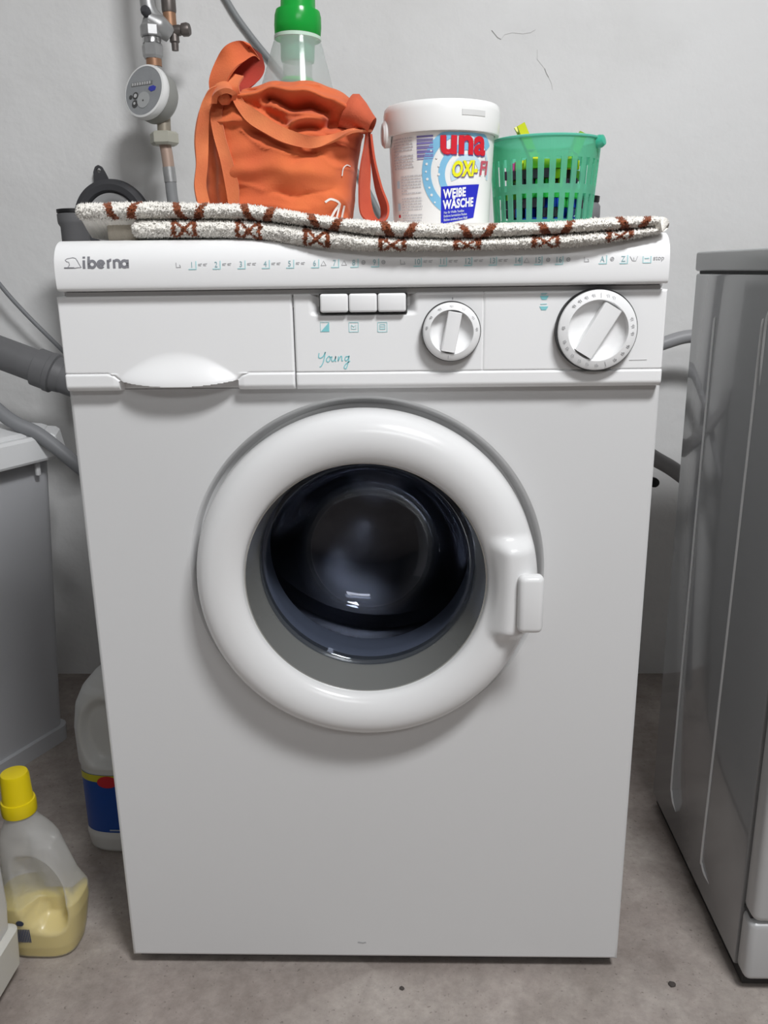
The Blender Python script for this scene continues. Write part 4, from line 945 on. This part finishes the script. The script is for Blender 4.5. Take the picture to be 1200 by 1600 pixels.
# lug plate with a hole: outline and hole bridged by angle
lo = []
for t in np.linspace(0, 2 * PI, 29)[:-1]:
    d = np.array([math.cos(t), math.sin(t)]); best = 0.05
    for (ax, ay), (bx2, by2) in zip(lug, lug[1:] + lug[:1]):
        a = np.array([ax + 0.0075, ay - 0.084]); e = np.array([bx2 - ax, by2 - ay]); den = d[0] * e[1] - d[1] * e[0]
        if abs(den) > 1e-9:
            s = (a[0] * e[1] - a[1] * e[0]) / den; q = (a[0] * d[1] - a[1] * d[0]) / den
            if s > 0 and -1e-6 <= q <= 1 + 1e-6: best = min(best, s)
    lo.append((-0.0075 + d[0] * best, 0.084 + d[1] * best))
hi = [(-0.0075 + 0.0042 * math.cos(t), 0.0840 + 0.0042 * math.sin(t)) for t in np.linspace(0, 2 * PI, 29)[:-1]]
rows = [[(-0.4945 - 0.010 + p[0], y, 0.9265 + p[1]) for p in ring_] for ring_, y in [(lo, YW - 0.014), (hi, YW - 0.014), (hi, YW - 0.009), (lo, YW - 0.009), (lo, YW - 0.014)]]
mesh_obj('eyelet', *grid(np.array(rows), True), DARKRUB, RF, False)
mesh_obj('pipe_stub', *lathe([(0.0, -0.006), (0.0315, -0.006), (0.036, -0.010), (0.0455, -0.012), (0.0455, 0.003), (0, 0.003)], (-0.4945, YW - 0.004, 0.9265), (0, 1, 0), 48), mat('pale_grey_plastic', (0.42, 0.42, 0.42), 0.5), RF)
SP = thing('standpipe', (0.3617, 0.72, 0.0), 'grey waste standpipe with black rim behind the green basket', 'pipe')
mesh_obj('pipe', *lathe([(0, 0), (0.0165, 0), (0.0165, 0.907), (0.0208, 0.913), (0.0208, 0.931), (0.0170, 0.937), (0.0170, 0.9375), (0, 0.9375)], (0.3617, 0.72, 0), (0, 0, 1), 28), mat('mid_grey_plastic', (0.24, 0.24, 0.25), 0.5), SP)
mesh_obj('black_rim', *lathe([(0.0160, 0.9378), (0.0184, 0.9378), (0.0192, 0.9475), (0.0160, 0.9485)], (0.3617, 0.72, 0), (0, 0, 1), 28, True), BLACK, SP)
tag(mesh_obj('drain_hose', *tube([(-1.20, 0.785, 1.16), (-1.12, 0.74, 1.09), (-0.95, 0.60, 0.93), (-0.75, 0.54, 0.745), (-0.6148, 0.50, 0.6168), (-0.5550, 0.50, 0.5790), (-0.4990, 0.50, 0.5285), (-0.42, 0.52, 0.44), (-0.34, 0.60, 0.30), (-0.2, 0.66, 0.12), (0.0, 0.68, 0.02)], 0.0115, 16), GREYHOSE), 'grey drain hose sloping down over the grey bin lid', 'hose')
tag(mesh_obj('thin_cable', *tube([(-0.98, 0.794, 1.70), (-0.95, 0.794, 1.28), (-0.84, 0.785, 1.02), (-0.755, 0.77, 0.880), (-0.7036, 0.75, 0.8131), (-0.6626, 0.75, 0.7608), (-0.6042, 0.75, 0.6956), (-0.52, 0.75, 0.60), (-0.45, 0.75, 0.48), (-0.42, 0.74, 0.25), (-0.40, 0.72, 0.004)], 0.0042, 10), GREYHOSE), 'thin grey cable hanging on the wall left of the machine', 'cable')
tag(mesh_obj('wall_cable', *tube([(-0.42, YW - 0.006, 1.60), (-0.335, YW - 0.006, 1.42), (-0.2650, YW - 0.006, 1.2870), (-0.2250, YW - 0.006, 1.2280), (-0.16, YW - 0.006, 1.150), (-0.0480, YW - 0.006, 1.0080), (0.0010, YW - 0.006, 0.9210), (0.06, YW - 0.006, 0.80), (0.11, YW - 0.006, 0.60), (0.12, YW - 0.006, 0.01)], 0.0052, 10), mat('grey_cable', (0.24, 0.25, 0.255), 0.5)), 'grey cable running down the wall behind the orange bag', 'cable')
tag(mesh_obj('inlet_hose', *tube([(0.25, 0.560, 0.47), (0.265, 0.58, 0.475), (0.30, 0.62, 0.52), (0.36, 0.66, 0.605), (0.44, 0.695, 0.672), (0.5071, 0.70, 0.6985), (0.5571, 0.70, 0.7095), (0.62, 0.69, 0.700), (0.70, 0.66, 0.655), (0.76, 0.62, 0.56), (0.80, 0.60, 0.36), (0.81, 0.60, 0.15), (0.81, 0.60, 0.013)], 0.0118, 16), mat('pale_grey_hose', (0.32, 0.32, 0.33), 0.45)), 'grey hose arching between the washing machine and the dishwasher', 'hose')
tag(mesh_obj('waste_hose', *tube([(0.22, 0.562, 0.68), (0.28, 0.590, 0.655), (0.34, 0.60, 0.60), (0.42, 0.60, 0.545), (0.4715, 0.60, 0.511), (0.5212, 0.60, 0.4800), (0.62, 0.57, 0.40), (0.70, 0.52, 0.26), (0.72, 0.50, 0.12), (0.72, 0.50, 0.015)], 0.0135, 16), mat('waste_hose_grey', (0.30, 0.29, 0.29), 0.5)), 'thick grey hose low between the washing machine and the dishwasher', 'hose')
vt = thing('valve_handle', (0.468, 0.60, 0.470), 'small black lobed valve knob below the grey hose, right gap', 'valve')
g = []
for h, k in [(-0.006, 0.8), (-0.004, 1), (0.004, 1), (0.006, 0.8)]:
    g.append([(0.4650 + (0.013 + 0.0065 * math.cos(3 * t + 0.4)) * k * math.cos(t), 0.600 + h, 0.4690 + (0.017 + 0.008 * math.cos(3 * t + 0.4)) * k * math.sin(t)) for t in np.linspace(0, 2 * PI, 37)[:-1]])
v, f = grid(np.array(g), True); f += [tuple(range(36)), tuple(108 + i for i in range(36))]
mesh_obj('knob', v, f, BLACK, vt)
mesh_obj('spindle', *tube([(0.465, 0.604, 0.469), (0.465, YW - 0.001, 0.469)], 0.006, 12, 2), DARKMETAL, vt)

# ------------------------------------------------------------------ water meter on its pipe
MT = thing('water_meter', (-0.36, 0.68, 1.115), 'round water meter with grey dial on vertical pipe above the machine', 'meter')
MY = 0.68
mesh_obj('riser', *tube([(-0.375, MY + 0.03, 1.60), (-0.3720, MY, 1.34), (-0.3696, MY, 1.262), (-0.3660, MY, 1.236), (-0.350, MY + 0.012, 1.218)], 0.0125, 20), NICKEL, MT)
mesh_obj('copper_pipe', *tube([(-0.345, YW - 0.03, 1.60), (-0.3410, 0.705, 1.36), (-0.3405, 0.70, 1.24), (-0.3392, 0.70, 1.205)], 0.0105, 18), BRASS, MT)
mesh_obj('pipe_sleeve', *lathe([(0, 1.240), (0.0110, 1.2395), (0.0118, 1.243), (0.0118, 1.272), (0.011, 1.275), (0, 1.275)], (-0.3405, 0.70, 0), (0, 0, 1), 20), DARKMETAL, MT)
mesh_obj('tee_arm', *lathe([(0, -0.006), (0.0085, -0.004), (0.0085, 0.012), (0.0075, 0.016), (0.0100, 0.018), (0.0105, 0.026), (0.0085, 0.030), (0, 0.031)], (-0.3365, 0.695, 1.2115), (0.97, -0.1, 0.05), 20), DARKMETAL, MT)
mesh_obj('valve_body', *tube([(-0.371, MY - 0.004, 1.226), (-0.355, MY + 0.004, 1.217), (-0.340, MY + 0.014, 1.206)], [0.012, 0.0165, 0.013], 18), NICKEL, MT)
mesh_obj('valve_button', *lathe([(0, -0.010), (0.0075, -0.009), (0.0080, 0.0), (0.006, 0.0045), (0, 0.0055)], (-0.3705, MY - 0.014, 1.2350), (-0.25, -0.8, 0.45), 18), DARKRUB, MT)
mesh_obj('bleed_nipple', *lathe([(0, 0.0), (0.0075, 0.0), (0.0082, -0.011), (0.006, -0.013), (0.0055, -0.024), (0, -0.0245)], (-0.3335, 0.695, 1.2065), (0, 0, 1), 16), DARKMETAL, MT)
mesh_obj('upper_nut', *lathe([(0, 1.1995), (0.0165, 1.1995), (0.0180, 1.2015), (0.0180, 1.2150), (0.0150, 1.2190), (0.0120, 1.2270), (0, 1.2280)], (-0.3672, MY, 0), (0, 0, 1), 8), NICKEL, MT, False)
mesh_obj('union_ring', *lathe([(0, 1.1900), (0.0150, 1.1900), (0.0152, 1.1960), (0.0138, 1.1992), (0, 1.1992)], (-0.3672, MY, 0), (0, 0, 1), 24), mat('bright_nickel', (0.55, 0.55, 0.55), 0.25, metal=0.9), MT)
mesh_obj('lower_nut', *lathe([(0, 1.1675), (0.0140, 1.1675), (0.0168, 1.1720), (0.0172, 1.1860), (0.0155, 1.1898), (0, 1.1898)], (-0.3672, MY, 0), (0, 0, 1), 6), NICKEL, MT, False)
mesh_obj('copper_ring', *lathe([(0, 1.1560), (0.0125, 1.1560), (0.0125, 1.1672), (0, 1.1672)], (-0.3665, MY, 0), (0, 0, 1), 24), BRASS, MT)
mesh_obj('inlet_stub', *tube([(-0.3655, MY, 1.160), (-0.3645, MY, 1.13)], 0.0105, 18, 2), NICKEL, MT)
ax = Vector((0.42, 0.86, -0.22)).normalized()          # axis from the dial into the body
FCN = Vector((-0.3795, MY - 0.030, 1.1150))
def onax(prof, seg=56, loop=False): return lathe(prof, tuple(FCN), tuple(ax), seg, loop)
mesh_obj('meter_body', *onax([(0, 0.012), (0.0400, 0.012), (0.0405, 0.020), (0.0400, 0.036), (0.0350, 0.044), (0.022, 0.050), (0, 0.052)]), mat('meter_body_grey', (0.33, 0.33, 0.31), 0.5, metal=0.2), MT)
mesh_obj('white_collar', *onax([(0.0385, 0.0), (0.0415, 0.001), (0.0428, 0.005), (0.0428, 0.012), (0.0405, 0.016), (0.036, 0.016)], loop=True), WHITEP, MT)
face = mesh_obj('dial_face', *onax([(0, 0.0005), (0.0388, 0.0005), (0.0388, 0.004), (0, 0.004)]), mat('dial_grey', (0.30, 0.31, 0.32), 0.35, var=0.15, vscale=60), MT)
fu = Vector((ax.y, -ax.x, 0)).normalized(); fw = fu.cross(ax) * -1
if fw.z < 0: fw = -fw
def dfn(u, v, h): return tuple(FCN + fu * u + fw * v - ax * (h - 0.0003))
def disc(c, r, h0, h1, n=24): return extrude_poly([(c[0] + r * math.cos(t), c[1] + r * math.sin(t)) for t in np.linspace(0, 2 * PI, n + 1)[:-1]], h0, h1, dfn)
Geo().add(extrude_poly([(-0.0270, 0.0085), (0.0180, 0.0085), (0.0180, 0.0145), (-0.0270, 0.0145)], 0, 0.0004, dfn)).obj('counter_window', mat('counter_grey', (0.20, 0.20, 0.20), 0.4), face, False)
cn = []
for k in range(8):
    x = -0.0245 + k * 0.0052; cn += [[(x, 0.0095), (x, 0.0135)], [(x - 0.001, 0.0133), (x + 0.0015, 0.0133)], [(x + 0.0017, 0.0133), (x + 0.0017, 0.0097)]]
strokes(cn, 0.0007, lambda u, v, h: dfn(u, v, h + 0.0004), 0.0003, 0.001).obj('counter_digits', mat('counter_white', (0.7, 0.7, 0.7), 0.5), face)
Geo().add(extrude_poly([(0.0100, 0.0015), (0.0165, -0.0030), (0.0245, -0.0015), (0.0265, 0.0035), (0.0205, 0.0065), (0.0120, 0.0050)], 0, 0.0005, dfn)).obj('blue_emblem', mat('emblem_blue', (0.05, 0.06, 0.40), 0.4), face, False)
Geo().add(disc((-0.0165, -0.0065), 0.0058, 0, 0.0004)).add(disc((-0.0165, -0.0195), 0.0062, 0, 0.0004)).add(disc((-0.0265, -0.0080), 0.0035, 0, 0.0004)).obj('small_dials', mat('dial_dark', (0.07, 0.07, 0.07), 0.4), face, False)
Geo().add(disc((-0.0165, -0.0065), 0.0032, 0.0004, 0.0007)).add(disc((-0.0175, -0.0185), 0.0022, 0.0004, 0.0007)).obj('dial_hubs', mat('hub_pale', (0.55, 0.55, 0.55), 0.3), face, False)
Geo().add(disc((0.0010, -0.0145), 0.0128, 0, 0.0006, 36)).obj('pale_disc', mat('disc_pale', (0.42, 0.43, 0.43), 0.4), face, False)
Geo().add(disc((0.0010, -0.0155), 0.0015, 0.0006, 0.0010, 12)).obj('disc_pin', mat('pin_dark', (0.1, 0.1, 0.1), 0.4), face, False)
mesh_obj('outlet_stub', *tube([(-0.3575, MY, 1.090), (-0.3585, MY, 1.054)], 0.0112, 18, 2), mat('dull_brass', (0.34, 0.30, 0.24), 0.5, metal=0.4), MT)
mesh_obj('outlet_nut', *lathe([(0, 1.0360), (0.0200, 1.0360), (0.0240, 1.0395), (0.0240, 1.0535), (0.0200, 1.0570), (0, 1.0570)], (-0.3592, MY, 0), (0, 0, 1), 6), mat('cream_nut', (0.46, 0.45, 0.38), 0.5, metal=0.1), MT, False)
mesh_obj('copper_tail', *tube([(-0.3590, MY, 1.040), (-0.3565, MY, 1.018), (-0.3552, MY, 0.995)], 0.0098, 16, 4), mat('dusty_copper', (0.44, 0.32, 0.26), 0.5, metal=0.2), MT)
mesh_obj('steel_ferrule', *tube([(-0.3556, MY, 1.002), (-0.3542, MY, 0.978)], 0.0104, 18, 2), NICKEL, MT)
mesh_obj('supply_hose', *tube([(-0.3544, MY, 0.981), (-0.3530, MY, 0.950), (-0.345, MY, 0.88), (-0.32, MY, 0.78), (-0.26, 0.66, 0.68), (-0.22, 0.60, 0.64), (-0.20, 0.545, 0.62)], 0.0096, 16), mat('supply_hose_grey', (0.26, 0.265, 0.27), 0.5), MT)

# ------------------------------------------------------------------ grey bin with lid at the left wall
BN = thing('lidded_bin', (-0.587, 0.545, 0), 'tall pale grey plastic bin with a lid, left of the machine', 'bin')
BINM = mat('bin_plastic', (0.50, 0.505, 0.525), 0.45)
LIDM = mat('bin_lid_plastic', (0.74, 0.745, 0.75), 0.40)
bd = Vector((0.42, 0.9075, 0)); bn_ = Vector((0.9075, -0.42, 0)); B0 = Vector((-0.587, 0.545, 0))
def bw(a, b, z): return tuple(B0 + bd * a + bn_ * b + Vector((0, 0, z)))
def rrect(a0, a1, b0, b1, r, n=5, ch=None):
    pts = []
    for cx_, cy_, s in [(a1 - r, b1 - r, 0), (a0 + r, b1 - r, 1), (a0 + r, b0 + r, 2), (a1 - r, b0 + r, 3)]:
        for k in range(n + 1):
            t = PI / 2 * (s + k / n); pts.append((cx_ + r * math.cos(t), cy_ + r * math.sin(t)))
    return pts
def loft(secs, cap=True):
    rows = [[bw(a, b, z) for a, b in s] for s, z in secs]
    v, f = grid(np.array(rows), True); n = len(rows[0])
    if cap: f += [tuple(range(n))[::-1], tuple((len(rows) - 1) * n + i for i in range(n))]
    return v, f
mesh_obj('bin_body', *loft([(rrect(-0.44, -0.004, -0.28, -0.004, 0.02), 0.030), (rrect(-0.455, 0.018, -0.29, 0.022, 0.022), 0.53)]), BINM, BN)
mesh_obj('base', *loft([(rrect(-0.445, 0.002, -0.285, 0.002, 0.022), 0.0), (rrect(-0.445, 0.003, -0.285, 0.003, 0.022), 0.029), (rrect(-0.44, -0.003, -0.28, -0.003, 0.02), 0.0305)]), BINM, BN)
def cham(e, c):    # rectangle with cut corners
    a0, a1, b0, b1 = -0.475 - e, 0.060 + e, -0.31 - e, 0.050 + e
    return [(a1, b1 - c), (a1 - c * 1.15, b1), (a0 + c, b1), (a0, b1 - c), (a0, b0 + c), (a0 + c, b0), (a1 - c, b0), (a1, b0 + c)]
LZ = 0.535
mesh_obj('lid', *loft([(cham(0.0, 0.045), LZ), (cham(0.002, 0.045), LZ + 0.004), (cham(-0.002, 0.045), LZ + 0.036), (cham(-0.006, 0.045), LZ + 0.041), (cham(-0.014, 0.045), LZ + 0.0415)]), LIDM, BN, False)
mesh_obj('lid_top', *loft([(cham(-0.016, 0.045), LZ + 0.0412), (cham(-0.016, 0.045), LZ + 0.0440), (cham(-0.022, 0.045), LZ + 0.0475), (cham(-0.060, 0.045), LZ + 0.055)]), LIDM, BN, False)
g = Geo()
v, f = rbox(-0.030, -0.022, 0.030, 0.036, LZ - 0.026, LZ, 0.0015); mesh_obj('lid_clip', [bw(a, b, z) for a, b, z in v], f, LIDM, BN)

# ------------------------------------------------------------------ white appliance in the left foreground
WA = thing('white_appliance', (-0.62, -0.20, 0), 'white appliance cabinet with cream base strip at the left edge', 'appliance')
wd = Vector((0.02, 1.0, 0)).normalized(); wn = Vector((wd.y, -wd.x, 0)); W0 = Vector((-0.4300, -0.012, 0))
def ww(a, b, z): return tuple(W0 + wd * a + wn * b + Vector((0, 0, z)))
def wloft(secs):
    rows = [[ww(a, b, z) for a, b in s] for s, z in secs]; v, f = grid(np.array(rows), True); n = len(rows[0])
    f += [tuple(range(n))[::-1], tuple((len(rows) - 1) * n + i for i in range(n))]; return v, f
mesh_obj('cabinet', *wloft([(rrect(-0.55, -0.004, -0.48, -0.004, 0.012), 0.079), (rrect(-0.55, -0.002, -0.48, -0.002, 0.012), 0.11), (rrect(-0.55, -0.004, -0.48, -0.004, 0.012), 0.30), (rrect(-0.55, -0.006, -0.48, -0.008, 0.012), 0.60)]), ENAMEL, WA)
mesh_obj('base_strip', *wloft([(rrect(-0.545, -0.004, -0.475, -0.004, 0.012), 0.020), (rrect(-0.552, 0.001, -0.482, 0.001, 0.012), 0.024), (rrect(-0.552, 0.003, -0.482, 0.003, 0.012), 0.072), (rrect(-0.55, -0.003, -0.48, -0.003, 0.012), 0.078)]), mat('cream_plastic', (0.66, 0.65, 0.60), 0.4), WA)
for a in (-0.06, -0.48):
    for b in (-0.06, -0.42): mesh_obj('foot', *lathe([(0, 0), (0.02, 0), (0.02, 0.0198), (0, 0.0198)], ww(a, b, 0), seg=16), BLACK, WA)
mesh_obj('top_panel', *wloft([(rrect(-0.553, -0.004, -0.483, -0.005, 0.012), 0.6005), (rrect(-0.553, -0.004, -0.483, -0.005, 0.012), 0.615), (rrect(-0.548, -0.009, -0.478, -0.010, 0.012), 0.620)]), ENAMEL, WA)

# ------------------------------------------------------------------ silver dishwasher on the right
DW = thing('dishwasher', (0.66, 0.16, 0), 'silver grey dishwasher with embossed side lines, right of washing machine', 'dishwasher')
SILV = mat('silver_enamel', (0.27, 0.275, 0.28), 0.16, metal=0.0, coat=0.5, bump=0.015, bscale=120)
SILVF = mat('silver_front', (0.52, 0.525, 0.53), 0.30, metal=0.2)
XD = 0.435; XE = 0.88; YF = -0.006; YK = 0.345
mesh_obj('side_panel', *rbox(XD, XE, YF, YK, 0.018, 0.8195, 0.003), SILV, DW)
mesh_obj('top', *rbox(XD, XE, -0.030, YK + 0.006, 0.8225, 0.8475, 0.0035, 3), SILVF, DW)
mesh_obj('top_joint', *rbox(XD + 0.004, XE - 0.004, YF + 0.004, YK - 0.003, 0.8190, 0.8230), DARKGAP, DW, smooth=False)
mesh_obj('door', *rbox(XD + 0.001, XE - 0.001, -0.040, YF - 0.001, 0.1060, 0.815, 0.010, 4), SILVF, DW)
mesh_obj('kick_panel', *rbox(XD + 0.001, XE - 0.001, -0.036, YF - 0.001, 0.022, 0.1030, 0.008, 4), SILVF, DW)
mesh_obj('door_seam', *rbox(XD + 0.004, XE - 0.004, -0.026, YF - 0.001, 0.1025, 0.1065), DARKGAP, DW, smooth=False)
mesh_obj('dark_base', *rbox(XD + 0.006, XE - 0.006, -0.020, YK - 0.006, 0.004, 0.0185), BLACK, DW, smooth=False)
for x in (XD + 0.03, XE - 0.03):
    for y in (0.02, 0.31): mesh_obj('foot', *lathe([(0, 0), (0.016, 0), (0.016, 0.0042), (0, 0.0042)], (x, y, 0), seg=16), BLACK, DW)
EDGE = mat('embossed_edge_glint', (0.78, 0.785, 0.79), 0.22, coat=0.3)  # pale tone paints the light caught along the pressed ridges
def emb(pts): mesh_obj('embossed_line', *tube([(XD + 0.0006, a, b) for a, b in pts], [0.0006] + [0.0025] * 8 + [0.0006], 10, 6), EDGE, DW)
emb([(0.2560, 0.765), (0.2581, 0.750), (0.2590, 0.60), (0.2600, 0.40), (0.2609, 0.20), (0.2609, 0.095), (0.2560, 0.078), (0.2480, 0.068), (0.2342, 0.060)])
emb([(0.1060, 0.770), (0.1082, 0.757), (0.1110, 0.60), (0.1150, 0.40), (0.1195, 0.20), (0.1222, 0.0744), (0.1180, 0.062), (0.1080, 0.056), (0.0900, 0.0535)])
emb([(0.0620, 0.792), (0.0830, 0.788), (0.0950, 0.778), (0.0985, 0.765), (0.0990, 0.745), (0.0990, 0.70)])

# ------------------------------------------------------------------ detergent bottle, left foreground
YBT = thing('detergent_bottle', (-0.398, 0.055, 0), 'white detergent bottle with yellow cap and yellow liquid on the floor', 'bottle')
MILK = thin_plastic('milky_bottle', (0.84, 0.84, 0.83), 0.58, 0.22)
bc = Vector((-0.4215, 0.042, 0)); ra = math.radians(-1)
ex = Vector((math.cos(ra), math.sin(ra), 0)); ey = Vector((-math.sin(ra), math.cos(ra), 0))
BS = np.array([(0.000, 0.038, 0.027, 0), (0.004, 0.043, 0.032, 0), (0.020, 0.047, 0.035, 0), (0.060, 0.054, 0.037, 0), (0.078, 0.0545, 0.037, 0), (0.088, 0.049, 0.0345, 0.000), (0.100, 0.0435, 0.032, 0.0), (0.130, 0.0375, 0.028, -0.003), (0.155, 0.0335, 0.025, -0.006), (0.172, 0.0270, 0.022, -0.010), (0.184, 0.0200, 0.0185, -0.0125), (0.193, 0.0168, 0.0165, -0.0135), (0.206, 0.0165, 0.0165, -0.0135)])
def bottle_shape(hs, shrink, zshift=0.0):
    rows = []
    T = np.linspace(0, 2 * PI, 97)[:-1]
    for h in hs:
        rx = np.interp(h, BS[:, 0], BS[:, 1]) - shrink; ry = np.interp(h, BS[:, 0], BS[:, 2]) - shrink; ox = np.interp(h, BS[:, 0], BS[:, 3])
        p = 0.62 if h < 0.165 else 0.62 + 0.38 * min(1, (h - 0.165) / 0.02)
        row = []
        for t in T:
            x = rx * float(sgnpow(math.cos(t), p)); y = ry * float(sgnpow(math.sin(t), p))
            # finger grip pressed into the two broad sides
            q = (abs((x - 0.011 + (h - 0.10) * 0.20) / 0.0265) ** 2.6 + abs((h - 0.094) / 0.050) ** 2.6) ** (1 / 2.6)
            if q < 1.15 and abs(math.sin(t)) > 0.3: y *= 1 - 0.74 * (1 - float(sstep(0.74, 1.12, np.array(q))))
            row.append(tuple(bc + ex * (x + ox) + ey * y + Vector((0, 0, h + zshift))))
        rows.append(row)
    v, f = grid(np.array(rows), True); n = 96; f += [tuple(range(n))[::-1], tuple((len(rows) - 1) * n + i for i in range(n))]
    return v, f
shell = mesh_obj('bottle_shell', *bottle_shape(list(np.linspace(0, 0.01, 6)) + list(np.linspace(0.013, 0.206, 110)), 0.0), MILK, YBT, angle=180)
mesh_obj('yellow_liquid', *bottle_shape(np.linspace(0.002, 0.076, 50), 0.0012), mat('yellow_detergent', (0.78, 0.60, 0.05), 0.35), YBT, angle=180)
capc = tuple(bc + ex * -0.0135 + Vector((0, 0, -0.0115)))
mesh_obj('cap', *lathe([(0.0168, 0.205), (0.0204, 0.205), (0.0208, 0.207), (0.0208, 0.219), (0.0198, 0.2225), (0.0182, 0.2230), (0.0178, 0.2240), (0.0168, 0.2555), (0.0154, 0.2590), (0.0120, 0.2600), (0, 0.2602)], capc, (0, 0, 1), 40), mat('yellow_cap', (0.72, 0.56, 0.005), 0.3), YBT)
def labfn(u, v, h):
    u += 0.008; return tuple(bc + ex * u + ey * (-0.0352 - 0.0018 * (v - 0.02) / 0.04 - h) + Vector((0, 0, v)))
bl = []
for k in range(9): bl.append([(-0.029 + k * 0.0021, 0.030), (-0.029 + k * 0.0021, 0.050)])
lb = strokes(bl, 0.0012, labfn, 0.0003, 0.002); lb.obj('barcode', mat('barcode_navy', (0.04, 0.06, 0.14), 0.5), shell)
Geo().add(extrude_poly([(-0.022 + 0.005 * math.cos(t), 0.059 + 0.004 * math.sin(t)) for t in np.linspace(0, 2 * PI, 13)[:-1]], 0, 0.0003, labfn)).obj('round_mark', mat('mark_dark', (0.05, 0.06, 0.1), 0.5), shell, False)

# ------------------------------------------------------------------ white canister half hidden by the machine
JG = thing('white_canister', (-0.378, 0.255, 0), 'white canister with blue label standing on floor beside the machine', 'canister')
jc = Vector((-0.3745, 0.262, 0)); JW = mat('canister_white', (0.60, 0.60, 0.585), 0.4)
JS = np.array([(0.000, 0.058, 0.044), (0.005, 0.064, 0.050), (0.030, 0.067, 0.053), (0.034, 0.0655, 0.0515), (0.140, 0.0655, 0.0515), (0.146, 0.0675, 0.0535), (0.200, 0.0680, 0.054), (0.235, 0.063, 0.050), (0.258, 0.052, 0.042), (0.276, 0.036, 0.032), (0.286, 0.024, 0.023), (0.292, 0.0205, 0.0205), (0.298, 0.0205, 0.0205)])
def jug_pt(h, t, lift=0.0):
    rx = np.interp(h, JS[:, 0], JS[:, 1]) + lift; ry = np.interp(h, JS[:, 0], JS[:, 2]) + lift; p = 0.66 if h < 0.26 else 1.0
    x = rx * float(sgnpow(math.cos(t), p)); y = ry * float(sgnpow(math.sin(t), p))
    q = math.hypot((x + 0.016) / 0.036, (h - 0.195) / 0.055)
    if h > 0.146 and y < 0: y *= 1 - 0.38 * (1 - float(sstep(0.7, 1.1, np.array(q))))
    return tuple(jc + Vector((x, y, h)))
rows = [[jug_pt(h, t) for t in np.linspace(0, 2 * PI, 81)[:-1]] for h in np.concatenate([[0, 0.003, 0.006], np.linspace(0.01, 0.298, 80)])]
v, f = grid(np.array(rows), True); f += [tuple(range(80))[::-1], tuple((len(rows) - 1) * 80 + i for i in range(80))]
jb = mesh_obj('canister_body', v, f, JW, JG, angle=180)
mesh_obj('cap', *lathe([(0, 0.290), (0.0245, 0.290), (0.0250, 0.293), (0.0245, 0.320), (0.0225, 0.3225), (0, 0.3230)], tuple(jc), (0, 0, 1), 32), JW, JG)
def jlab(t0, t1, z0, z1, lift, name, m):
    rows = [[jug_pt(h, t, lift) for t in np.linspace(t0, t1, 24)] for h in np.linspace(z0, z1, 6)]
    return mesh_obj(name, *grid(np.array(rows)), m, jb)
jlab(PI + 0.55, 2 * PI - 0.10, 0.038, 0.134, 0.0004, 'blue_label', mat('canister_blue', (0.008, 0.06, 0.30), 0.4))
jlab(PI + 0.55, 2 * PI - 0.10, 0.122, 0.1335, 0.0008, 'yellow_band', mat('canister_yellow', (0.55, 0.50, 0.03), 0.4))
def jf(u, v, h): return tuple(jc + Vector((u, -0.0527 - h, v)))
Geo().add(extrude_poly([(-0.016 + 0.0145 * math.cos(t), 0.1235 + 0.0095 * math.sin(t)) for t in np.linspace(0, 2 * PI, 25)[:-1]], 0, 0.0006, jf)).obj('red_oval', mat('canister_red', (0.50, 0.02, 0.03), 0.4), jb, False)
strokes([[(-0.020, 0.043), (0.01, 0.043)]], 0.0022, jf, 0.0006).obj('label_caption', mat('caption_pale', (0.35, 0.40, 0.50), 0.5), jb)
